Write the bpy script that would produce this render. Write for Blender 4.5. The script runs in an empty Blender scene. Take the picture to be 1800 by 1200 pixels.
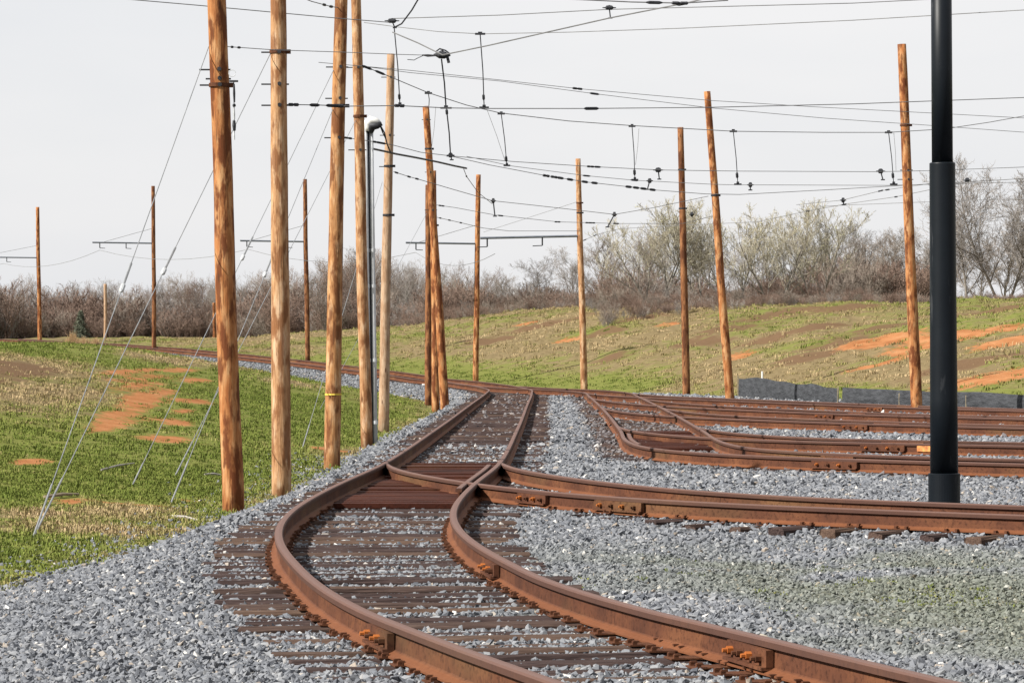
import bpy, math, random
import numpy as np
from mathutils import Vector, Matrix, Euler

# ------------------------------------------------------------------ camera, sky, sun
scene = bpy.context.scene
COL = scene.collection
F, HOR, CAMZ = 5400.0, 609.0, 1.71          # focal length and horizon in photograph pixels, eye height in m
cam_d = bpy.data.cameras.new('camera')
cam_d.sensor_width = 36.0
cam_d.lens = 36.0 * F / 1800.0
cam_d.shift_y = (HOR - 600.0) / 1800.0
cam_d.clip_start, cam_d.clip_end = 0.5, 6000.0
cam = bpy.data.objects.new('camera', cam_d)
cam.location = (0, 0, CAMZ)
cam.rotation_euler = (math.radians(90), 0, 0)
COL.objects.link(cam)
scene.camera = cam

SUN_AZ, SUN_EL = math.radians(65), math.radians(39)      # to the left of and behind the viewer
to_sun = Vector((-math.sin(SUN_AZ) * math.cos(SUN_EL), -math.cos(SUN_AZ) * math.cos(SUN_EL), math.sin(SUN_EL)))
w = bpy.data.worlds.new('World')
scene.world = w
w.use_nodes = True
nt = w.node_tree
nt.nodes.clear()
sky = nt.nodes.new('ShaderNodeTexSky')
sky.sky_type = 'NISHITA'
sky.sun_disc = False
sky.sun_elevation = SUN_EL
sky.sun_rotation = math.radians(180) + SUN_AZ
sky.dust_density = 3.0
b1 = nt.nodes.new('ShaderNodeBackground'); b1.inputs['Strength'].default_value = 0.055
b2 = nt.nodes.new('ShaderNodeBackground'); b2.inputs['Strength'].default_value = 0.465
tc = nt.nodes.new('ShaderNodeTexCoord')
mp = nt.nodes.new('ShaderNodeMapping'); mp.inputs['Scale'].default_value = (1.5, 1.5, 6.0)
nz = nt.nodes.new('ShaderNodeTexNoise'); nz.inputs['Scale'].default_value = 3.0; nz.inputs['Detail'].default_value = 4.0
rp = nt.nodes.new('ShaderNodeValToRGB')
rp.color_ramp.elements[0].position = 0.3; rp.color_ramp.elements[0].color = (0.85, 0.86, 0.885, 1)
rp.color_ramp.elements[1].position = 0.7; rp.color_ramp.elements[1].color = (0.94, 0.93, 0.935, 1)
mx = nt.nodes.new('ShaderNodeMixShader'); mx.inputs[0].default_value = 0.9
wo = nt.nodes.new('ShaderNodeOutputWorld')
L = nt.links.new
L(tc.outputs['Generated'], mp.inputs[0]); L(mp.outputs[0], nz.inputs[0]); L(nz.outputs[0], rp.inputs[0]); L(rp.outputs[0], b2.inputs[0])
L(sky.outputs[0], b1.inputs[0]); L(b1.outputs[0], mx.inputs[1]); L(b2.outputs[0], mx.inputs[2]); L(mx.outputs[0], wo.inputs[0])

sun_d = bpy.data.lights.new('sun', 'SUN')
sun_d.energy = 5.0
sun_d.angle = math.radians(0.6)
sun_d.color = (1.0, 0.955, 0.88)
sun = bpy.data.objects.new('sun', sun_d)
sun.rotation_euler = to_sun.to_track_quat('Z', 'Y').to_euler()
sun.location = (-30, -20, 40)
COL.objects.link(sun)

scene.view_settings.view_transform = 'Standard'
scene.view_settings.look = 'None'
scene.view_settings.exposure = 1.12
scene.view_settings.gamma = 1.0
scene.view_settings.use_curve_mapping = False
scene.cycles.max_bounces = 6
scene.cycles.diffuse_bounces = 3

rng = np.random.default_rng(7)
R = random.Random(11)

# ------------------------------------------------------------------ small helpers
def at(x, y, d):
    """photograph pixel at distance d -> point in the place"""
    return Vector(((x - 900.0) * d / F, d, CAMZ - (y - HOR) * d / F))

def _hash(i, j, seed):
    n = (i.astype(np.int64) * 374761393 + j.astype(np.int64) * 668265263 + seed * 974634137) & 0x7fffffff
    n = ((n ^ (n >> 13)) * 1274126177) & 0x7fffffff
    return ((n ^ (n >> 16)) & 0xffff) / 65535.0

def vnoise(x, y, seed=0):
    x = np.asarray(x, float); y = np.asarray(y, float)
    i = np.floor(x); j = np.floor(y)
    u = x - i; v = y - j
    u = u * u * (3 - 2 * u); v = v * v * (3 - 2 * v)
    a = _hash(i, j, seed); b = _hash(i + 1, j, seed); c = _hash(i, j + 1, seed); d = _hash(i + 1, j + 1, seed)
    return a * (1 - u) * (1 - v) + b * u * (1 - v) + c * (1 - u) * v + d * u * v

def fbm(x, y, seed=0, oct=4):
    s = 0.0; a = 0.5; t = 0.0
    for k in range(oct):
        s = s + a * vnoise(np.asarray(x) * 2 ** k, np.asarray(y) * 2 ** k, seed + k); t += a; a *= 0.5
    return s / t

def sstep(a, b, x):
    t = np.clip((np.asarray(x, float) - a) / (b - a), 0, 1)
    return t * t * (3 - 2 * t)

class MB:
    def __init__(self): self.v = []; self.f = []
    def box(self, c, sx, sy, sz, M=None, jit=0.0):
        n = len(self.v)
        for dz in (-1, 1):
            for dx, dy in ((-1, -1), (1, -1), (1, 1), (-1, 1)):
                p = Vector((dx * sx / 2, dy * sy / 2, dz * sz / 2))
                if jit: p += Vector((R.uniform(-jit, jit), R.uniform(-jit, jit), R.uniform(-jit, jit)))
                if M is not None: p = M @ p
                self.v.append(tuple(Vector(c) + p))
        for q in ((0, 3, 2, 1), (4, 5, 6, 7), (0, 1, 5, 4), (1, 2, 6, 5), (2, 3, 7, 6), (3, 0, 4, 7)):
            self.f.append(tuple(n + k for k in q))
        return self
    def tube(self, pts, rad, sides=8, caps=True):
        pts = [Vector(p) for p in pts]
        if not hasattr(rad, '__len__'): rad = [rad] * len(pts)
        n0 = len(self.v); up = None
        for i, p in enumerate(pts):
            t = (pts[min(i + 1, len(pts) - 1)] - pts[max(i - 1, 0)]).normalized()
            if up is None:
                up = Vector((0, 0, 1)) if abs(t.z) < 0.9 else Vector((1, 0, 0))
            a = (up - t * up.dot(t)).normalized(); b = t.cross(a); up = a
            for k in range(sides):
                an = 2 * math.pi * k / sides
                self.v.append(tuple(p + (a * math.cos(an) + b * math.sin(an)) * rad[i]))
        for i in range(len(pts) - 1):
            for k in range(sides):
                k2 = (k + 1) % sides
                self.f.append((n0 + i * sides + k, n0 + i * sides + k2, n0 + (i + 1) * sides + k2, n0 + (i + 1) * sides + k))
        if caps:
            self.f.append(tuple(n0 + k for k in reversed(range(sides))))
            self.f.append(tuple(n0 + (len(pts) - 1) * sides + k for k in range(sides)))
        return self
    def build(self, name, mat, parent=None, smooth=False, origin=None):
        if parent is not None: org = Vector(parent.get('_w', (0, 0, 0)))
        elif origin is not None: org = Vector(origin)
        else: org = Vector(self.v[0])
        va = np.array(self.v, float) - np.array(org)
        me = bpy.data.meshes.new(name)
        me.from_pydata(va.tolist(), [], self.f)
        me.materials.append(mat)
        if smooth: me.polygons.foreach_set('use_smooth', [True] * len(me.polygons))
        o = bpy.data.objects.new(name, me)
        COL.objects.link(o)
        if parent is None: o.location = org
        else: o.parent = parent
        o['_w'] = tuple(org)
        return o

def thing(name, label, cat, loc, group=None):
    o = bpy.data.objects.new(name, None)
    o.empty_display_size = 0.2
    COL.objects.link(o)
    o.location = loc; o['_w'] = tuple(loc)
    return tag(o, label, cat, group)

def tag(o, label=None, cat=None, group=None, kind=None):
    if label: o['label'] = label
    if cat: o['category'] = cat
    if group: o['group'] = group
    if kind: o['kind'] = kind
    return o

def grid_obj(name, X, Y, Z, mat, smooth=True, attrs=None):
    n, m = X.shape
    me = bpy.data.meshes.new(name)
    vs = np.stack([X, Y, Z], -1).reshape(-1, 3)
    idx = np.arange(n * m).reshape(n, m)
    fs = np.stack([idx[:-1, :-1], idx[:-1, 1:], idx[1:, 1:], idx[1:, :-1]], -1).reshape(-1, 4)
    me.from_pydata(vs.tolist(), [], fs.tolist())
    me.materials.append(mat)
    if smooth: me.polygons.foreach_set('use_smooth', [True] * len(me.polygons))
    for k, a in (attrs or {}).items():
        at_ = me.attributes.new(k, 'FLOAT', 'POINT'); at_.data.foreach_set('value', a.reshape(-1).astype(np.float32))
    o = bpy.data.objects.new(name, me); COL.objects.link(o)
    return o

# ------------------------------------------------------------------ materials
class Mat:
    """thin wrapper for node materials"""
    def __init__(self, name, rough=0.8, metal=0.0, spec=0.3):
        self.m = bpy.data.materials.new(name); self.m.use_nodes = True
        self.t = self.m.node_tree; self.b = self.t.nodes['Principled BSDF']
        self.b.inputs['Roughness'].default_value = rough
        self.b.inputs['Metallic'].default_value = metal
        self.b.inputs['Specular IOR Level'].default_value = spec
    def n(self, ty, **kw):
        k = self.t.nodes.new(ty)
        for a, b in kw.items():
            if a in k.inputs: k.inputs[a].default_value = b
            else: setattr(k, a, b)
        return k
    def l(self, a, b): self.t.links.new(a, b)
    def coord(self, scale=(1, 1, 1), kind='Object'):
        c = self.n('ShaderNodeTexCoord'); mp = self.n('ShaderNodeMapping'); mp.inputs['Scale'].default_value = scale
        self.l(c.outputs[kind], mp.inputs[0]); return mp.outputs[0]
    def noise(self, co, scale, detail=4.0, rough=0.55):
        k = self.n('ShaderNodeTexNoise', Scale=scale, Detail=detail, Roughness=rough); self.l(co, k.inputs['Vector']); return k.outputs[0]
    def ramp(self, fac, stops):
        k = self.n('ShaderNodeValToRGB'); cr = k.color_ramp
        while len(cr.elements) < len(stops): cr.elements.new(0.5)
        for e, (p, c) in zip(cr.elements, stops): e.position = p; e.color = (*c, 1) if len(c) == 3 else c
        self.l(fac, k.inputs[0]); return k.outputs[0]
    def mix(self, fac, a, b, mode='MIX'):
        k = self.n('ShaderNodeMix', data_type='RGBA', blend_type=mode)
        for s, i in ((fac, 0), (a, 6), (b, 7)):
            if hasattr(s, 'links'): self.l(s, k.inputs[i])
            else: k.inputs[i].default_value = s if i == 0 else (*s, 1)
        return k.outputs[2]
    def math(self, op, a, b=0.0):
        k = self.n('ShaderNodeMath', operation=op)
        for i, s in ((0, a), (1, b)):
            if hasattr(s, 'links'): self.l(s, k.inputs[i])
            else: k.inputs[i].default_value = s
        return k.outputs[0]
    def attr(self, name, ty='GEOMETRY'):
        k = self.n('ShaderNodeAttribute', attribute_name=name, attribute_type=ty); return k.outputs['Fac']
    def color(self, c):
        if self.b.inputs['Base Color'].links: self.l(c, self.b.inputs['Base Color'].links[0].from_node.inputs[6]); return
        self.l(self.mix(1.0, c, (0.72, 0.72, 0.72), 'MULTIPLY'), self.b.inputs['Base Color'])
    def now(self): return self.b.inputs['Base Color'].links[0].from_node.inputs[6].links[0].from_socket
    def bump(self, h, strength=0.4, dist=0.02):
        k = self.n('ShaderNodeBump', Strength=strength, Distance=dist); self.l(h, k.inputs['Height']); self.l(k.outputs[0], self.b.inputs['Normal'])

def simple(name, c0, c1, scale=6.0, rough=0.7, metal=0.0, spec=0.3, bump=0.0, stretch=(1, 1, 1)):
    m = Mat(name, rough, metal, spec); co = m.coord(stretch)
    n = m.noise(co, scale, 5.0)
    m.color(m.ramp(n, [(0.3, c0), (0.7, c1)]))
    if bump: m.bump(n, bump, 0.01)
    return m.m

# ground: grass, dry thatch, red clay
m = Mat('ground_material', 1.0, 0, 0.02)
co = m.coord((1, 1, 1))
n1 = m.noise(co, 0.35, 6.0, 0.62); n2 = m.noise(co, 3.5, 5.0, 0.7); n3 = m.noise(co, 1.1, 5.0, 0.6)
green = m.ramp(n2, [(0.25, (0.108, 0.124, 0.030)), (0.5, (0.145, 0.158, 0.042)), (0.75, (0.195, 0.188, 0.062))])
tan = m.ramp(n2, [(0.25, (0.11, 0.082, 0.042)), (0.55, (0.19, 0.146, 0.078)), (0.8, (0.27, 0.21, 0.118))])
clay = m.ramp(n3, [(0.3, (0.25, 0.098, 0.038)), (0.55, (0.35, 0.155, 0.066)), (0.8, (0.41, 0.22, 0.11))])
dryf = m.math('ADD', m.attr('dry'), m.math('MULTIPLY', m.math('SUBTRACT', n3, 0.5), 1.6))
c = m.mix(m.ramp(dryf, [(0.35, (0, 0, 0)), (0.75, (1, 1, 1))]), green, tan)
brf = m.math('ADD', m.attr('brown'), m.math('MULTIPLY', m.math('SUBTRACT', n3, 0.5), 1.2))
c = m.mix(m.ramp(brf, [(0.30, (0, 0, 0)), (0.65, (0.9,) * 3)]), c, (0.135, 0.082, 0.048))
clf = m.math('ADD', m.attr('clay'), m.math('MULTIPLY', m.math('SUBTRACT', n2, 0.5), 1.7))
c = m.mix(m.ramp(clf, [(0.36, (0, 0, 0)), (0.62, (1, 1, 1))]), c, clay)
m.color(c); m.bump(n2, 0.6, 0.08)
M_GROUND = m.m

# ballast sheet below the loose stones
m = Mat('ballast_material', 0.95, 0, 0.1)
co = m.coord((1, 1, 1))
v = m.n('ShaderNodeTexVoronoi', Scale=20.0); m.l(co, v.inputs['Vector'])
n1 = m.noise(co, 1.2, 4.0)
g = m.ramp(v.outputs['Color'], [(0.2, (0.05, 0.053, 0.058)), (0.6, (0.13, 0.134, 0.142)), (0.9, (0.25, 0.25, 0.25))])
g = m.mix(m.math('MULTIPLY', m.attr('moss'), 0.5), g, (0.12, 0.125, 0.06))
g = m.mix(m.math('MULTIPLY', m.attr('rusty'), 0.75), g, (0.105, 0.062, 0.042))
m.color(g); m.bump(v.outputs['Distance'], 1.0, 0.04)
M_BALLAST = m.m

m = Mat('stone_material', 0.95, 0, 0.12)
t = m.attr('tone', 'INSTANCER')
g = m.ramp(t, [(0.0, (0.075, 0.083, 0.10)), (0.25, (0.155, 0.166, 0.188)), (0.6, (0.230, 0.241, 0.263)), (0.86, (0.32, 0.328, 0.342)), (0.93, (0.36, 0.30, 0.24)), (0.97, (0.60, 0.58, 0.55)), (1.0, (0.75, 0.74, 0.72))])
nn = m.noise(m.coord((1, 1, 1)), 30.0, 3.0)
g = m.mix(m.math('MULTIPLY', m.math('SUBTRACT', 1.0, nn), 0.35), g, (0.07, 0.07, 0.075))
g = m.mix(m.math('MULTIPLY', m.attr('moss', 'INSTANCER'), 0.5), g, (0.14, 0.155, 0.085))
g = m.mix(m.math('MULTIPLY', m.attr('rusty', 'INSTANCER'), 0.75), g, (0.115, 0.072, 0.055))
m.color(g)
M_STONE = m.m

m = Mat('blade_material', 0.9, 0, 0.05)
t = m.attr('tone', 'INSTANCER')
m.color(m.ramp(t, [(0.0, (0.13, 0.165, 0.036)), (0.35, (0.198, 0.224, 0.056)), (0.55, (0.29, 0.26, 0.105)), (0.75, (0.31, 0.245, 0.12)), (1.0, (0.46, 0.35, 0.20))]))
M_BLADE = m.m

# rusty rail steel
def rust(name, a, b, c, rough=0.75):
    m = Mat(name, rough, 0.0, 0.08)
    co = m.coord((1, 1, 1)); n = m.noise(co, 1.1, 8.0, 0.72); f = m.noise(co, 28.0, 5.0, 0.65)
    col = m.ramp(n, [(0.3, a), (0.52, b), (0.72, c)])
    ol = m.noise(m.coord((0.35, 0.35, 1)), 1.0, 3.0)
    col = m.mix(m.ramp(ol, [(0.56, (0, 0, 0)), (0.70, (0.55,) * 3)]), col, tuple(x * y for x, y in zip(c, (0.85, 1.25, 1.2))))
    col = m.mix(m.ramp(f, [(0.50, (0, 0, 0)), (0.68, (0.75, 0.75, 0.75))]), col, tuple(x * .55 for x in a))
    m.color(col); m.bump(f, 0.25, 0.004)
    return m
mr = rust('rail_rust_material', (0.058, 0.025, 0.017), (0.112, 0.045, 0.025), (0.190, 0.080, 0.038))
geo = mr.n('ShaderNodeNewGeometry'); sx = mr.n('ShaderNodeSeparateXYZ'); mr.l(geo.outputs['Normal'], sx.inputs[0])
up_f = mr.ramp(sx.outputs[2], [(0.55, (0, 0, 0)), (0.9, (1, 1, 1))])          # running surface: worn brown steel
flange = mr.mix(mr.attr('flange'), mr.now(), (0.20, 0.075, 0.033)); mr.color(flange)
prev = mr.now()
side = mr.mix(mr.math('MULTIPLY', mr.attr('head'), 0.75), prev, (0.088, 0.050, 0.041))
topc = mr.mix(mr.math('MULTIPLY', mr.math('MULTIPLY', up_f, mr.attr('head')), 0.85), side, (0.168, 0.106, 0.092))
mr.color(topc)
M_RAIL = mr.m
M_RUST_ORANGE = rust('orange_rust_material', (0.30, 0.085, 0.022), (0.38, 0.12, 0.03), (0.22, 0.07, 0.025)).m
M_PLATE = rust('dark_red_rust_material', (0.034, 0.011, 0.007), (0.056, 0.016, 0.009), (0.085, 0.026, 0.012), 0.8).m
M_SPIKE = rust('spike_rust_material', (0.07, 0.030, 0.018), (0.11, 0.045, 0.024), (0.16, 0.065, 0.03)).m

m = Mat('tie_material', 0.95, 0, 0.05)
oi = m.n('ShaderNodeObjectInfo')
co = m.coord((1.2, 14, 14)); n = m.noise(co, 4.0, 5.0, 0.65)
dk = m.ramp(n, [(0.3, (0.024, 0.017, 0.017)), (0.55, (0.062, 0.043, 0.040)), (0.78, (0.12, 0.086, 0.076))])
lt = m.ramp(n, [(0.3, (0.055, 0.034, 0.026)), (0.6, (0.125, 0.082, 0.060)), (0.8, (0.24, 0.175, 0.13))])
m.color(m.mix(m.ramp(oi.outputs['Random'], [(0.5, (0, 0, 0)), (0.95, (0.9, 0.9, 0.9))]), dk, lt)); m.bump(n, 0.6, 0.012)
M_TIE = m.m

def wood(name, a, b, c, dark, amount):
    m = Mat(name, 0.85, 0, 0.15)
    oi = m.n('ShaderNodeObjectInfo')
    cn = m.n('ShaderNodeTexCoord'); mp = m.n('ShaderNodeMapping'); mp.inputs['Scale'].default_value = (11, 11, 2.4)
    ad = m.n('ShaderNodeVectorMath', operation='ADD'); m.l(cn.outputs['Object'], ad.inputs[0])
    sc = m.n('ShaderNodeVectorMath', operation='SCALE'); sc.inputs[0].default_value = (13, 7, 29); m.l(oi.outputs['Random'], sc.inputs['Scale'])
    m.l(sc.outputs[0], ad.inputs[1]); m.l(ad.outputs[0], mp.inputs[0])
    n = m.noise(mp.outputs[0], 1.0, 6.0, 0.6)
    mp2 = m.n('ShaderNodeMapping'); mp2.inputs['Scale'].default_value = (5.5, 5.5, 1.7); m.l(ad.outputs[0], mp2.inputs[0])
    s = m.noise(mp2.outputs[0], 1.3, 4.0, 0.6)
    mp3 = m.n('ShaderNodeMapping'); mp3.inputs['Scale'].default_value = (60, 60, 2.5); m.l(ad.outputs[0], mp3.inputs[0])
    g = m.noise(mp3.outputs[0], 1.0, 3.0, 0.6)
    v = m.n('ShaderNodeTexVoronoi', Scale=1.0); mp4 = m.n('ShaderNodeMapping'); mp4.inputs['Scale'].default_value = (5, 5, 1.6)
    m.l(ad.outputs[0], mp4.inputs[0]); m.l(mp4.outputs[0], v.inputs['Vector'])
    col = m.ramp(n, [(0.34, a), (0.5, b), (0.64, c)])
    col = m.mix(m.ramp(s, [(0.47, (0, 0, 0)), (0.57, (amount,) * 3)]), col, dark)
    col = m.mix(m.ramp(v.outputs['Distance'], [(0.05, (0.9,) * 3), (0.14, (0, 0, 0))]), col, (0.09, 0.035, 0.014))
    col = m.mix(m.ramp(g, [(0.54, (0, 0, 0)), (0.70, (0.75,) * 3)]), col, (0.12, 0.055, 0.025))
    m.color(col); m.bump(g, 0.9, 0.012)
    return m.m
M_POLE_TAN = wood('tan_pole_material', (0.36, 0.185, 0.085), (0.48, 0.275, 0.14), (0.60, 0.41, 0.26), (0.20, 0.075, 0.027), 0.8)
M_POLE_RED = wood('red_brown_pole_material', (0.30, 0.105, 0.034), (0.42, 0.18, 0.066), (0.54, 0.30, 0.14), (0.125, 0.034, 0.011), 0.9)
M_POLE_OCHRE = wood('ochre_pole_material', (0.33, 0.145, 0.055), (0.46, 0.235, 0.10), (0.57, 0.36, 0.20), (0.15, 0.05, 0.018), 0.85)
M_POLE_DARK = wood('dark_brown_pole_material', (0.16, 0.065, 0.028), (0.25, 0.105, 0.042), (0.32, 0.15, 0.066), (0.075, 0.024, 0.011), 0.85)
M_POLE_PALE = wood('pale_pole_material', (0.36, 0.23, 0.14), (0.47, 0.32, 0.21), (0.52, 0.38, 0.26), (0.30, 0.16, 0.08), 0.5)

M_IRON = simple('dark_iron_material', (0.018, 0.019, 0.023), (0.04, 0.042, 0.05), 8, 0.6, 0.3)
M_WIRE = simple('wire_material', (0.14, 0.14, 0.145), (0.24, 0.24, 0.245), 3, 0.6, 0.3)
M_GALV = simple('galvanised_material', (0.50, 0.52, 0.55), (0.66, 0.68, 0.70), 5, 0.4, 0.0, 0.5)
M_GUY = simple('guy_strand_material', (0.20, 0.21, 0.22), (0.33, 0.34, 0.35), 4, 0.5, 0.3)
M_WHITE = simple('white_material', (0.72, 0.72, 0.70), (0.82, 0.82, 0.80), 5, 0.5)
M_PORC = simple('pale_insulator_material', (0.40, 0.42, 0.43), (0.52, 0.53, 0.54), 5, 0.3, 0, 0.5)
M_ARM = simple('grey_arm_material', (0.16, 0.18, 0.22), (0.24, 0.26, 0.30), 5, 0.5, 0.4)
m = Mat('black_paint_material', 0.45, 0.0, 0.16)
co = m.coord((1, 1, 0.6)); n = m.noise(co, 3.0, 6.0, 0.7); s = m.noise(m.coord((7, 7, 1.0)), 1.4, 5.0, 0.6)
cc = m.ramp(n, [(0.3, (0.003, 0.005, 0.008)), (0.7, (0.006, 0.009, 0.013))])
m.color(m.mix(m.ramp(s, [(0.62, (0, 0, 0)), (0.70, (0.5,) * 3)]), cc, (0.06, 0.064, 0.07))); m.bump(n, 0.1, 0.004)
M_BLACK = m.m
m = Mat('silt_fabric_material', 0.7, 0, 0.3)
n = m.noise(m.coord((1, 1, 3)), 2.5, 5.0, 0.6); m.color(m.ramp(n, [(0.3, (0.020, 0.022, 0.026)), (0.7, (0.058, 0.062, 0.070))])); m.bump(n, 0.8, 0.08)
M_FABRIC = m.m
M_STAKE = simple('stake_material', (0.22, 0.18, 0.12), (0.36, 0.30, 0.2), 9, 0.9)
M_BARK = simple('bark_material', (0.15, 0.13, 0.11), (0.27, 0.245, 0.215), 3.0, 0.9, bump=0.5)
M_BARK_PALE = simple('pale_bark_material', (0.26, 0.24, 0.21), (0.42, 0.39, 0.35), 2.0, 0.9)
M_TWIG = simple('twig_material', (0.185, 0.15, 0.122), (0.29, 0.245, 0.205), 0.6, 0.9)
M_TWIG_GREY = simple('grey_twig_material', (0.215, 0.19, 0.172), (0.32, 0.29, 0.265), 0.6, 0.9)
M_TWIG_BROWN = simple('brown_twig_material', (0.155, 0.102, 0.078), (0.255, 0.18, 0.142), 0.5, 0.9)
M_BUD = simple('bud_material', (0.34, 0.34, 0.19), (0.46, 0.44, 0.28), 0.5, 0.8)
M_NEEDLE = simple('needle_material', (0.11, 0.125, 0.085), (0.17, 0.185, 0.125), 1.5, 0.85)
M_STRAW = simple('straw_material', (0.36, 0.22, 0.10), (0.50, 0.34, 0.18), 2.0, 0.9)

# ------------------------------------------------------------------ track alignment (plan curves of the left or near rail)
GA, RH = 1.51, 0.18                       # rail spacing, height of rail above the ties
def spline(pts, step=0.25, smooth=30):
    P = [np.array(p, float) for p in pts]
    P = [2 * P[0] - P[1]] + P + [2 * P[-1] - P[-2]]
    out = []
    for i in range(1, len(P) - 2):
        p0, p1, p2, p3 = P[i - 1:i + 3]
        n = max(2, int(np.linalg.norm(p2 - p1) / 0.1))
        # centripetal parametrisation keeps the bends free of overshoot
        t0 = 0.0; t1 = t0 + max(np.linalg.norm(p1 - p0), 1e-6) ** .5; t2 = t1 + np.linalg.norm(p2 - p1) ** .5; t3 = t2 + max(np.linalg.norm(p3 - p2), 1e-6) ** .5
        for t in np.linspace(t1, t2, n, endpoint=False):
            a1 = (t1 - t) / (t1 - t0) * p0 + (t - t0) / (t1 - t0) * p1
            a2 = (t2 - t) / (t2 - t1) * p1 + (t - t1) / (t2 - t1) * p2
            a3 = (t3 - t) / (t3 - t2) * p2 + (t - t2) / (t3 - t2) * p3
            b1_ = (t2 - t) / (t2 - t0) * a1 + (t - t0) / (t2 - t0) * a2
            b2_ = (t3 - t) / (t3 - t1) * a2 + (t - t1) / (t3 - t1) * a3
            out.append((t2 - t) / (t2 - t1) * b1_ + (t - t1) / (t2 - t1) * b2_)
    out.append(P[-2])
    A = np.array(out)
    s = np.concatenate([[0], np.cumsum(np.linalg.norm(np.diff(A, axis=0), axis=1))])
    n = int(s[-1] / step)
    q = np.linspace(0, s[-1], n)
    A = np.stack([np.interp(q, s, A[:, 0]), np.interp(q, s, A[:, 1])], 1)
    for _ in range(smooth):
        A[1:-1] = 0.25 * A[:-2] + 0.5 * A[1:-1] + 0.25 * A[2:]
    return A
def normals(A):
    t = np.gradient(A, axis=0); t /= np.linalg.norm(t, axis=1)[:, None]
    return t, np.stack([t[:, 1], -t[:, 0]], 1)          # tangent, right-hand normal

ML = spline([(1.72, 7.2), (0.96, 10.2), (0.20, 13.2), (-0.375, 15.6), (-1.05, 18.45), (-1.425, 20.97), (-1.85, 24.2), (-2.06, 27.9), (-2.02, 31.9),
             (-1.86, 36.1), (-1.70, 39.5), (-1.40, 57.8), (-1.12, 80.0), (-0.85, 102.0), (-0.86, 111.0), (-1.55, 119.0), (-4.2, 134.0), (-9.0, 149.6), (-13.9, 162.6), (-20.5, 177.6),
             (-25.3, 189.7), (-37.6, 224.6)], smooth=60)
T1 = spline([(-1.70, 41.2), (-1.52, 38.8), (-0.96, 36.3), (-0.25, 34.0), (0.6, 32.1), (1.69, 30.5), (4.7, 28.0), (8.5, 25.6), (13, 23.5)], smooth=40)
T2 = spline([(-3.0, 130), (-1.6, 119.5), (0.2, 113.0), (1.7, 108.5), (2.42, 103), (2.42, 98), (2.24, 74.5), (2.0, 56.6), (1.88, 49.6), (2.13, 46.3), (2.85, 44.3), (4.24, 42.4), (6.75, 40.4), (11, 37.5), (17, 34)], smooth=40)
T3 = spline([(2.06, 61.0), (2.07, 58.0), (2.32, 55.6), (2.96, 53.2), (3.75, 51.4), (4.92, 50.1), (8.0, 48.0), (13, 45), (19, 41.5)], smooth=30)
T4 = spline([(2.28, 81.0), (2.32, 77.0), (2.75, 72.2), (3.94, 67.4), (6.9, 62.1), (9.77, 58.6), (15, 53), (22, 46.5)], smooth=30)
T5 = spline([(2.38, 97.0), (2.45, 91.0), (3.1, 84.5), (4.4, 79.0), (7.78, 70.6), (11.0, 66.1), (17, 59.5), (24, 52.5)], smooth=30)
T6 = spline([(2.44, 105.0), (2.6, 101.0), (3.5, 96.0), (5.6, 90.2), (9.3, 80.3), (12.5, 74.2), (18, 66.5), (25, 59)], smooth=30)

T1, T2, T3, T4, T5, T6 = [a[::-1].copy() for a in (T1, T2, T3, T4, T5, T6)]      # all run away from the viewer
_mt, _mn = normals(ML)
MC = ML + 0.5 * GA * _mn
def XL(d): return np.interp(d, ML[:, 1], ML[:, 0])
def zt(d): return np.interp(d, [0, 12.5, 15, 17.5, 20.5, 114, 135, 150, 163, 178, 190, 225, 300], [.13, .10, .055, .02, 0, 0, .13, .56, .96, 1.44, 1.68, 2.1, 2.4])
def edgeL(d):
    e = np.interp(d, [0, 20, 27, 31, 37.7, 43.8, 52.5, 64, 83, 97, 110, 125, 300], [-9, -6.4, -4.5, -4.0, -3.35, -3.2, -3.1, -3.05, -2.75, -2.35, -2.4, -3.9, -3.9])
    return np.where(np.asarray(d) < 112, e, XL(d) - 1.75)
def edgeR(d):
    e = np.interp(d, [0, 30, 83, 104, 112, 122], [40, 32, 14.6, 8.3, 5.2, XL(122.0) + GA + 1.8])
    return np.where(np.asarray(d) < 122, e, XL(d) + GA + 1.9)

FOOT = np.array([(60, 5), (40, 40), (25.5, 66), (15.2, 86), (9.2, 106), (6.2, 120), (2.6, 137), (-3.0, 152), (-9.2, 166), (-18, 184), (-29, 205), (-45, 235), (-80, 290), (-160, 400)], float)
def foot_dist(X, Y):
    X = np.asarray(X, float); Y = np.asarray(Y, float)
    best = np.full(X.shape, 1e9); sg = np.zeros(X.shape)
    for a, b in zip(FOOT[:-1], FOOT[1:]):
        ab = b - a; L2 = ab @ ab
        t = np.clip(((X - a[0]) * ab[0] + (Y - a[1]) * ab[1]) / L2, 0, 1)
        dx = X - a[0] - t * ab[0]; dy = Y - a[1] - t * ab[1]; d = np.hypot(dx, dy)
        cr = ab[0] * (Y - a[1]) - ab[1] * (X - a[0])
        m_ = d < best
        best = np.where(m_, d, best); sg = np.where(m_, np.where(cr < 0, 1, -1), sg)
    return best * sg

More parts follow.
